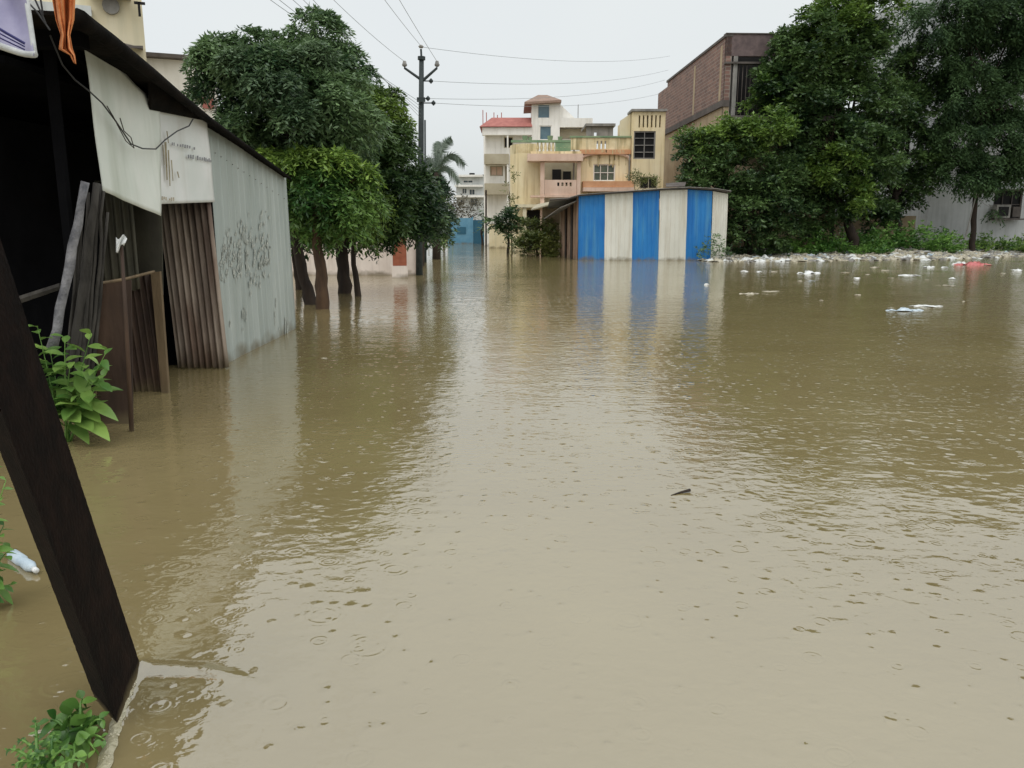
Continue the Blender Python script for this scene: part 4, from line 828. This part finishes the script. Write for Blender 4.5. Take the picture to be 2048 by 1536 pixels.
m = MB(); m.box(front, -.1, 5.6, -1.0, -.01, z_(246), z_(236.4)); m.box(front, -.05, 5.6, -.1, .2, z_(128), z_(124)); obj('balcony_slab', m, M['concd'], bh)
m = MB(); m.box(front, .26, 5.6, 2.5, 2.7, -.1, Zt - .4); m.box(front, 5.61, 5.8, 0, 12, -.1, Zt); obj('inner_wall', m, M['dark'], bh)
m = MB(); m.facade(front, 0, 5.6, -.1, z_(246.4), 0, .25, [(x_(1465), x_(1500), z_(330), z_(275))]); obj('plastered_wall', m, M['tanc'], bh)
for i in range(7): m = MB(); m.box(front, x_(1478 + i * 8), x_(1479.2 + i * 8), .1, .14, z_(236), z_(128.5)); obj('steel_prop', m, M['concd'], bh)

# ---------------------------------------------------------------- striped tin shed
f = Frame(*P(1158, 518, 35.3).xy, R(-3.5)); ss = thing('striped_shed', 'tin shed with alternating blue and cream sheets standing in the water', 'shed', tuple(P(1158, 518, 35.3)))
edges = [1158, 1212, 1268, 1322, 1377, 1428, 1458]; tops = [392, 389, 385, 381, 379, 382, 388]
for k in range(6):
    xa, za = f.p(edges[k], tops[k]); xb, zb = f.p(edges[k + 1], tops[k + 1]); m = MB(); n = 28
    def fs(s, t, xa=xa, xb=xb, za=za, zb=zb, k=k):
        x = xa + (xb - xa) * s; zt = za + (zb - za) * s; ww = (s * 6) % 1
        if t > .5: x += (.015 if k % 2 else -.01)
        return f.w(x - (.06 * t if k else 0), -.02 * (k % 2) - .018 * max(0, 1 - abs(ww - .5) * 5), -.4 + (zt + .4) * t)
    m.grid(fs, 48, 5); obj('tin_sheet', m, M['blue'] if k % 2 == 0 else M['creamtin'], ss, solid=.004)
xa, za = f.p(1158, 392); xe, ze = f.p(1458, 388)
ls = Frame(*f.w(xa, 0, 0).xy, R(92 + 6)); dl = ls.p(1121, 420)[0]
m = MB(); m.grid(lambda s, t: ls.w(.05 + (dl - .05) * s, .02 * math.sin(s * 60), -.4 + (2.55 + .4 - s * .35) * t), 60, 3); obj('side_wall', m, M['oldwood'], ss, solid=.004)
m = MB(); m.box(ls, .0, .3, .03, .06, -.4, 2.7); obj('corner_sheet', m, M['oldwood'], ss)
m = MB(); m.box(ls, dl * .25, dl * .35, .03, .06, -.4, 2.4); m.box(ls, dl * .6, dl * .66, .03, .06, -.4, 2.3); obj('door_frame', m, M['barkd'], ss)
rp_ = [f.p(u, v - 2) for u, v in zip([1100, 1135, 1158, 1212, 1268, 1322, 1377, 1430, 1460], [402, 400, 393, 389, 385, 381, 378, 381, 386])]
a_ = [f.w(x, -.3, z + .03) for x, z in rp_]; b_ = [f.w(x - .2, 5.0, z - .25) for x, z in rp_]; n = len(a_); m = MB()
m.add(a_ + b_, [(i, i + 1, n + i + 1, n + i) for i in range(n - 1)]); obj('roof', m, M['conc'], ss, solid=.02)
m = MB(); m.tube([q_ + V(0, .1, -.04) for q_ in a_], .03, 6); obj('eave_beam', m, M['concd'], ss)
m = MB(); q0 = ls.w(.1, .05, 2.55); q1 = ls.w(dl, .05, 2.1); m.prism([q0, q1, q1 + V(-.75, -.2, -.3), q0 + V(-.75, -.2, -.3)], V(0, 0, -.03)); obj('side_awning', m, M['conc'], ss)
m = MB(); m.box(f, xa, xe, 4.8, 4.9, -.4, 2.2); m.box(f, xe - .1, xe, .1, 4.8, -.4, 2.4); obj('back_wall', m, M['rust'], ss)
m = MB(); q_ = f.p(1335, 378); r2 = random.Random(6)
m.prism([f.w(q_[0], .5, q_[1] + .1), f.w(q_[0] + .8, .5, q_[1] + .12), f.w(q_[0] + 1.0, 1.5, q_[1] + .35), f.w(q_[0] + .1, 1.5, q_[1] + .28)], V(0, 0, .03))
tag(obj('loose_sheet', m, M['concd']), 'loose dark sheet lying bent on the striped shed roof', 'tin sheet')
# lean-to roof patch behind the shed
ah = thing('lean_to', 'low lean to with sloping pale roof between striped shed and ochre house', 'lean-to', tuple(P(1090, 500, 41)))
m = MB(); m.prism([P(1062, 418, 40), P(1140, 398, 37.5), P(1150, 394, 40), P(1075, 408, 43)], V(0, 0, -.06)); obj('roof', m, M['creamd'], ah)
m = MB(); m.prism([V(P(1085, 0, 40.5).x, 40.5, -.3), V(P(1120, 0, 40.5).x, 40.5, -.3), P(1122, 404, 40.5), P(1085, 414, 40.5)], V(0, .1, 0)); obj('wall', m, M['tanc'], ah)

# bushes between
tree('small_tree', 'small dark round topped tree standing in the water beside the lane', [(1016, 507), (1017, 480), (1016, 455)], 42.5, [(1012, 440, 24, 0, .8), (1035, 448, 16, 0, .7), (990, 445, 16, 0, .8), (1018, 462, 18, 0, .6), (1025, 425, 16, 0, .8)], M['leafC'], M['barkd'], 75, .2, .1, .35, .3, 24, r0=.08, limbs=4)
tree('hedge_bush', 'tall yellowish green bush left of the striped shed', [(1075, 513), (1072, 490)], 40.0, [(1050, 490, 24, 0, 1.2), (1075, 480, 30, 0, 1.1), (1100, 488, 28, -.6, 1.1), (1060, 462, 18, 0, 1), (1110, 505, 18, -1, .9), (1085, 462, 18, 0, 1), (1040, 500, 14, 0, 1)], M['hedge'], M['bark'], 75, .2, .08, .4, .1, 25, r0=.07, limbs=5, upb=.6)
tree('creeper', 'green creeper climbing up beside the wall of the ochre house', [(1024, 508), (1022, 460), (1020, 420)], 45.2, [(1022, 410, 10, 0, 2.0), (1018, 380, 9, 0, 1.8), (1024, 345, 6, 0, 1.8)], M['hedge'], M['bark'], 30, .16, .08, .3, .3, 26, r0=.05, limbs=2)
tree('roof_shrub', 'spiky pale shrub rising behind the striped shed roof', [(1270, 500), (1272, 400), (1272, 385)], 41.5, [(1285, 368, 16, 0, .8), (1268, 362, 12, 0, 1), (1300, 372, 14, 0, .7)], M['hedge'], M['bark'], 28, .25, .06, .4, .0, 27, r0=.04, limbs=3, upb=.9)
wl = thing('boundary_wall', 'low cream compound wall right of the far lane end', 'wall', tuple(P(1000, 490, 52)))
m = MB(); ff = Frame(*P(978, 480, 54).xy, 0); m.box(ff, 0, 2.3, 0, .15, -.3, 1.55); obj('wall_panel', m, M['cream'], wl)
for k, (u, Y_, v1, lb) in enumerate(((972, 55, 380, 'dark thin pole before the white house'), (845, 30, 452, 'short dark stake behind the foot of the electric pole'), (834, 27, 470, 'short dark post immediately left of the electric pole'))):
    q = P(u, 488, Y_); tag(obj('post', MB().tube([V(q.x, Y_, -.4), P(u, v1, Y_)], .06, 7), M['barkd']), lb, 'post')

# ---------------------------------------------------------------- white building on the right
f = Frame(0, 47, R(0)); rb = thing('grey_white_building', 'plain grey white building behind the drooping tree at right', 'building', tuple(P(1950, 480, 47)))
X = lambda u: f.p(u, 400)[0]
Z = lambda v: f.p(1024, v)[1]
ops = [rect(f, 1990, 380, 2040, 438), rect(f, 2034, 50, 2075, 112), rect(f, 2110, 380, 2160, 438), rect(f, 2110, 220, 2160, 280)]
m = MB(); m.facade(f, X(1858), X(2300), 0, Z(-60), 0, .3, ops); m.box(f, X(1858), X(1858) + .25, .302, 10, 0, Z(-60)); m.box(f, X(1858) + .3, X(2300), .31, 10, Z(-60) - .4, Z(-60) - .2); obj('wall', m, M['gwall'], rb)
for o_ in ops: window(f, *o_, .04, rb, M['dark'], M['concd'], 2, 1)
m = MB(); m.box(f, X(1984), X(2046), -.5, -.004, Z(379), Z(375)); obj('window_hood', m, M['gwall'], rb)
m = MB(); m.box(f, X(1984), X(2012), -.55, -.1, Z(436), Z(410)); ac = obj('air_cooler', m, M['conc'], rb)
m = MB(); m.box(f, X(1988), X(2008), -.58, -.552, Z(432), Z(414)); obj('louvre', m, M['dark'], ac)
m = MB(); m.box(f, X(1982), X(2042), -.6, -.1, Z(440), Z(437)); m.box(f, X(2018), X(2034), -.5, -.1, Z(434), Z(414)); obj('bracket', m, M['concd'], rb)
gb = thing('compound_wall', 'low pale wall glimpsed behind the trunks of the right trees', 'wall', tuple(P(1700, 480, 46)))
m = MB(); m.box(Frame(P(1560, 0, 46).x, 46, 0), 0, 8.4, 0, .2, 0, 2.0); obj('wall_panel', m, M['tanc'], gb)

# ---------------------------------------------------------------- trees on the right bank
GR = 'trees on the litter strewn bank'
Z0 = .05
tree('broadleaf_tree', 'rounded dark tree spilling over the right end of the striped shed', [(1500, 515), (1490, 460), (1470, 400)], 37.5,
     [(1400, 350, 45, 0, .9), (1440, 300, 55, 0, .7), (1395, 300, 40, 0, .7), (1480, 340, 65, -.5, .9), (1430, 385, 50, -.8, .8), (1500, 420, 55, -.4, .8), (1465, 450, 34, -1, .7), (1540, 360, 60, 0, .9), (1570, 430, 50, 0, .8), (1545, 470, 36, -.4, .8), (1420, 415, 30, -1, .6)],
     M['leafC'], M['barkd'], 42, .26, .12, .45, .25, 31, r0=.2, group=GR, n=8, zb=0,
     extra=([(1430, 270, 42, -.3, .55), (1505, 270, 42, -.4, .6), (1380, 275, 22, 0, .6), (1545, 255, 40, -.3, .6)], M['leafC2']))
tree('broadleaf_tree', 'tall tree with bright topmost leaves in the middle of the right bank', [(1708, 478), (1692, 440), (1676, 400), (1665, 330)], 39.5,
     [(1600, 200, 80, 0, .9), (1560, 270, 65, 0, 1), (1650, 280, 85, -.4, .9), (1620, 360, 75, 0, .8), (1700, 200, 80, .5, .9), (1640, 110, 85, .4, .8), (1580, 110, 50, .2, .9), (1720, 100, 70, .6, .9), (1740, 280, 70, 0, 1), (1690, 360, 75, .2, .9), (1560, 160, 45, 0, 1), (1640, 430, 45, .2, .6), (1545, 190, 35, 0, 1)],
     M['leafC'], M['barkd'], 40, .28, .13, .5, .3, 32, r0=.24, group=GR, n=8, zb=0,
     extra=([(1690, 30, 60, .2, .8), (1740, 20, 50, .2, .8), (1660, 60, 45, .0, .8), (1540, 200, 36, -.8, 1.1), (1680, 330, 50, -1.5, .8), (1720, 385, 34, -1.6, .7)], M['leafC2']))
tree('broadleaf_tree', 'dark tree between the bright topped tree and the grey white building', [(1800, 478), (1795, 440), (1790, 380)], 43,
     [(1780, 220, 60, 0, .9), (1800, 300, 65, 0, .9), (1780, 380, 65, 0, .8), (1840, 340, 40, 0, .9), (1820, 220, 45, 0, .9), (1760, 440, 40, 0, .6), (1840, 130, 55, .3, .9), (1800, 140, 45, .3, .8)],
     M['leafC'], M['barkd'], 38, .28, .13, .5, .3, 33, r0=.2, group=GR, n=8, zb=0)
tree('drooping_tree', 'tall drooping tree at the right edge hanging over the building', [(1945, 480), (1950, 400), (1958, 300), (1965, 200)], 42,
     [(1880, 30, 60, 0, .8), (1950, 20, 70, 0, .8), (2030, 20, 70, 0, .9), (1940, 110, 60, .2, .8), (1900, 170, 45, 0, 1), (1960, 200, 60, 0, 1), (2020, 140, 40, .4, 1.1), (1930, 260, 55, 0, 1.1), (1990, 290, 60, 0, 1.1), (1935, 340, 42, -.3, 1), (2030, 320, 45, 0, 1.1), (2060, 240, 50, 0, 1), (1890, 250, 36, 0, 1.0), (2060, 100, 60, 0, 1), (1960, 350, 34, -.4, .9), (2100, 0, 90, 0, 1), (2120, 180, 80, 0, 1)],
     M['leafD'], M['barkd'], 50, .26, .09, .5, .9, 34, r0=.15, group=GR, n=9, upb=-.2, zb=0)
tree('thin_sapling', 'thin pale stemmed sapling leaning against the grey white building', [(1930, 478), (1942, 430), (1955, 380)], 41.5, [(1950, 350, 30, 0, .8), (1990, 420, 14, 0, 1.2), (1975, 375, 16, 0, 1)], M['leafD'], M['conc'], 30, .24, .09, .4, .9, 35, r0=.045, group=GR, zb=0, limbs=3)
# weeds
def weedstrip(name, label, pts, dens, h0, h1, m_, seed, L=.16, W=.09):
    rng = np.random.default_rng(seed); rg = random.Random(seed); Ps = []; Ds = []
    for (xa, ya, xb, yb, hgt) in pts:
        n_ = int(dens * abs(xb - xa) * abs(yb - ya))
        x = rng.uniform(xa, xb, n_); y = rng.uniform(ya, yb, n_); z = rng.uniform(0, 1, n_) ** .8 * hgt * (0.65 + .35 * np.sin(x * 2.1 + y) + .25 * np.sin(x * 5.3)) + .1
        Ps.append(np.stack([x, y, z], 1)); d = rng.normal(0, 1, (n_, 3)); d[:, 2] = np.abs(d[:, 2]) + .4; Ds.append(d)
    v, f_ = sprays(rng, np.vstack(Ps), np.vstack(Ds), 6, L, W, .25, .3)
    o = np_obj(name, v, f_, m_); tag(o, label, 'weeds', kind='stuff'); return o
weedstrip('weeds', 'dense green weeds along the right bank under the trees', [(12.0, 38.4, 15.0, 40.8, 1.3), (15.0, 39.2, 18.2, 41.8, 1.0), (18.0, 40.2, 22.6, 42.8, 1.4), (13.0, 38.2, 18, 39.4, .6)], 80, 0, 1, M['weed'], 41)
weedstrip('weeds', 'lower yellowish green weeds at the far right of the bank', [(22.5, 42.0, 30, 44.0, .8)], 60, 0, 1, M['plant'], 42)
weedstrip('weeds', 'dark weeds growing against the right end of the striped shed', [(7.9, 34.0, 9.3, 34.6, .8)], 110, 0, 1, M['leafA'], 43, .12, .06)
weedstrip('weeds', 'shaded undergrowth between shed end and tree trunks', [(9.3, 36.9, 13.0, 38.7, .6)], 50, 0, 1, M['leafC'], 44)

# ---------------------------------------------------------------- litter
def scrap(mb, c, r, rg, flat=.25, el=1.5):
    """a crumpled piece of thin plastic lying on the water"""
    n = 7; vs = []; ph = [rg.uniform(0, 6) for _ in range(4)]; k = rg.uniform(-.5, .5); ca, sa = math.cos(k), math.sin(k)
    for j in range(n):
        for i in range(n):
            a = i / (n - 1) * 2 - 1; b = j / (n - 1) * 2 - 1; q = math.atan2(b, a); m_ = max(abs(a), abs(b)); l = math.hypot(a, b) or 1
            rr_ = m_ * (.75 + .3 * math.sin(2 * q + ph[0]) + .22 * math.sin(3 * q + ph[1]) + .12 * math.sin(7 * q + ph[2])) * r
            x = a / l * rr_ * el + rg.gauss(0, .05) * r; y = b / l * rr_ + rg.gauss(0, .05) * r
            z = r * flat * (1 - m_ ** 2) * rg.uniform(.35, 1.1) + (.25 * flat * r * math.sin(q * 2 + ph[3]) + .003 if m_ > .6 else 0)
            vs.append(c + V(x * ca - y * sa, x * sa + y * ca, max(z, -.004)))
    mb.add(vs, [(j * n + i, j * n + i + 1, (j + 1) * n + i + 1, (j + 1) * n + i) for j in range(n - 1) for i in range(n - 1)])
lg = random.Random(77)
W_, D_, B_, Rd = M['plastic'], M['plasticd'], M['plasticb'], M['red']
items = [(1810, 622, 26, B_, 'pale blue plastic bag, left half of the nearest floating pair', .45), (1852, 613, 22, W_, 'white plastic bag, right half of the nearest floating pair', .3), (1782, 616, 8, D_, 'small scrap just left of the pale blue floating bag', .2),
         (1500, 588, 16, D_, 'off white scrap floating below the right end of the striped shed', .3), (1541, 583, 13, D_, 'thin pale scrap right of the off white floating one', .15), (1618, 547, 18, W_, 'crumpled white bag floating near the bank left of centre', .6), (1600, 562, 8, D_, 'tiny scrap below left of the crumpled white bag', .2), (1622, 562, 8, B_, 'tiny bluish scrap right below the crumpled white bag', .2),
         (1715, 557, 8, W_, 'single small white lump in open water before the weeds', .5), (1819, 551, 17, W_, 'flat white strip floating before the middle of the weeds', .2), (1858, 535, 11, W_, 'white packet close to the bank left of the red bag', .5), (1888, 535, 8, W_, 'small white packet nearest left of the red bag', .4),
         (1904, 558, 11, W_, 'white rounded scrap below the red bag', .5), (1892, 571, 13, D_, 'thin beige strip below the white rounded scrap', .12), (1945, 530, 24, Rd, 'large crumpled red plastic bag at the water edge', .55), (1922, 529, 13, W_, 'white bag touching the left side of the red bag', .8),
         (1414, 570, 5, W_, 'little white bottle floating in the striped shed reflection', 1.2), (1488, 543, 9, W_, 'left white blob near the bank beside the shed reflection', .4), (1518, 544, 9, W_, 'right white blob near the bank beside the shed reflection', .4), (1548, 544, 10, D_, 'pale flat scrap right of the two white blobs', .2),
         (1716, 590, 7, D_, 'lone beige fleck in the dark reflection of the bright topped tree', .4), (1642, 601, 5, D_, 'lone brownish fleck floating left in the tree reflection', .4), (2035, 541, 12, W_, 'white scrap at the right picture edge', .4), (1926, 603, 5, D_, 'tiny yellowish fleck in the water below the red bag', .4),
         (1752, 535, 9, D_, 'pale scrap before the left weeds', .3), (1770, 541, 7, D_, 'small scrap right of the pale one before the weeds', .3), (1690, 545, 8, D_, 'narrow dull scrap before the left weeds', .2), (1735, 549, 8, D_, 'narrow dull scrap touching open water before the weeds', .15), (2005, 547, 7, D_, 'dull scrap near the right picture edge', .3),
         (649, 717, 9, D_, 'pale leaf floating off the corner of the grey tin shed', .25), (1782, 556, 6, D_, 'small fleck left of the flat white strip', .2), (1855, 560, 6, D_, 'small fleck right under the flat white strip', .2)]
for u, v, rp2, m_, lb, fl in items:
    c = G(u, v); px = c.y / F; mb = MB(); r_ = rp2 * px / 1.5
    scrap(mb, c, r_, lg, fl, 1.5)
    if rp2 > 12: scrap(mb, c + V(r_ * 1.3, lg.uniform(-.1, .1), 0), r_ * .6, lg, fl * .8); scrap(mb, c + V(-r_ * 1.4, .05, 0), r_ * .45, lg, fl)
    tag(obj('floating_litter', mb, m_, smooth=False), lb, 'litter', 'pieces of litter floating before the bank')
for nm, m_, cnt, sd, lb in (('litter', W_, 230, 1, 'white plastic litter piled along the water edge of the bank'), ('litter', D_, 900, 2, 'dull beige rubbish matted along the water edge of the bank'), ('litter', B_, 70, 3, 'pale blue scraps scattered along the water edge of the bank'), ('litter', M['conc'], 330, 4, 'grey rubbish scattered along the water edge of the bank')):
    rg = random.Random(sd); mb = MB()
    for _ in range(cnt):
        x = rg.uniform(8.2, 27); y = shore_y(x) + (rg.gauss(.2, .4) - (rg.uniform(.3, 2.4) if rg.random() < .4 else 0) if rg.random() < .55 else rg.uniform(.2, 2.6)); z = max(0, ground_z(x, y))
        scrap(mb, V(x, y, z), rg.uniform(.07, .2) * (1.4 if rg.random() < .1 else 1), rg, rg.uniform(.2, .9), rg.uniform(1, 1.8))
    o = obj(nm, mb, m_); tag(o, lb, 'litter', kind='stuff')
mb = MB(); a = G(1342, 991); b = G(1380, 984); mb.tube([a, a.lerp(b, .5) + V(0, .006, .006), b + V(0, 0, .012)], [.003, .006, .009], 6)
tag(obj('twig', mb, M['barkd'], smooth=True), 'small dark twig floating alone in the open foreground water', 'twig')

# ---------------------------------------------------------------- buildings behind the left shed
f = Frame(*P(288, 60, 22).xy, R(24)); cb_ = thing('cream_building', 'tall cream building rising behind the near roof of the tin shed', 'building', tuple(P(230, 60, 22)))
x0, _ = f.p(-300, 60); zt = 9.5
m = MB(); m.box(f, x0, 0, 0, .3, -.2, zt); m.box(f, -.25, 0, .302, 7, -.2, zt); obj('wall', m, M['cream'], cb_)
q = rect(f, 176, -40, 262, 2); m = MB(); m.box(f, q[0], q[1], -.5, -.004, q[2], q[2] + .12); m.box(f, q[0] + .1, q[1] - .1, -.06, -.004, q[2] + .122, q[3]); obj('window_hood', m, M['creamd'], cb_)
q = rect(f, 206, 6, 238, 20); m = MB(); m.tube([f.w((q[0] + q[1]) / 2, -.12, (q[2] + q[3]) / 2), f.w((q[0] + q[1]) / 2, -.003, (q[2] + q[3]) / 2)], .2, 14); obj('exhaust_vent', m, M['conc'], cb_, smooth=False)
m = MB(); a_ = f.p(233, 82); b_ = f.p(288, 104); m.prism([f.w(a_[0], -.003, a_[1]), f.w(b_[0] - .02, -.003, b_[1] + .1), f.w(b_[0] - .02, -.8, b_[1]), f.w(a_[0], -.8, a_[1] - .25)], V(0, 0, -.06)); obj('awning', m, M['concd'], cb_)
m = MB(); q = rect(f, 268, 8, 284, 38); m.box(f, q[0], q[1] + .1, -.3, -.25, q[3] - .06, q[3]); m.box(f, q[0] + .08, q[0] + .14, -.3, -.24, q[2], q[3]); obj('bracket', m, M['dark'], cb_)
m = MB(); m.box(f, x0, x0 + 5, -.004 - .4, -.005, f.p(60, 28)[1], f.p(60, 34)[1] + .3); obj('slab', m, M['whiteg'], cb_)
f = Frame(*P(282, 120, 27).xy, R(22)); wb = thing('white_building', 'white building with stained roof edge between tin shed and trees', 'building', tuple(P(350, 150, 27)))
x1 = f.p(432, 150)[0]; zt = f.p(380, 122)[1]
m = MB(); m.box(f, -1.5, x1, 0, .3, -.2, zt); m.box(f, x1 - .25, x1, .302, 6, -.2, zt - .3); obj('wall', m, M['white'], wb)
m = MB(); m.box(f, -1.4, f.p(380, 122)[0], -.35, .4, zt + .002, zt + .12); obj('roof_slab', m, M['concd'], wb)
q = rect(f, 404, 196, 428, 218); m = MB(); m.box(f, q[0], q[1], -.12, -.004, q[2], q[3]); obj('red_panel', m, M['redroof'], wb)
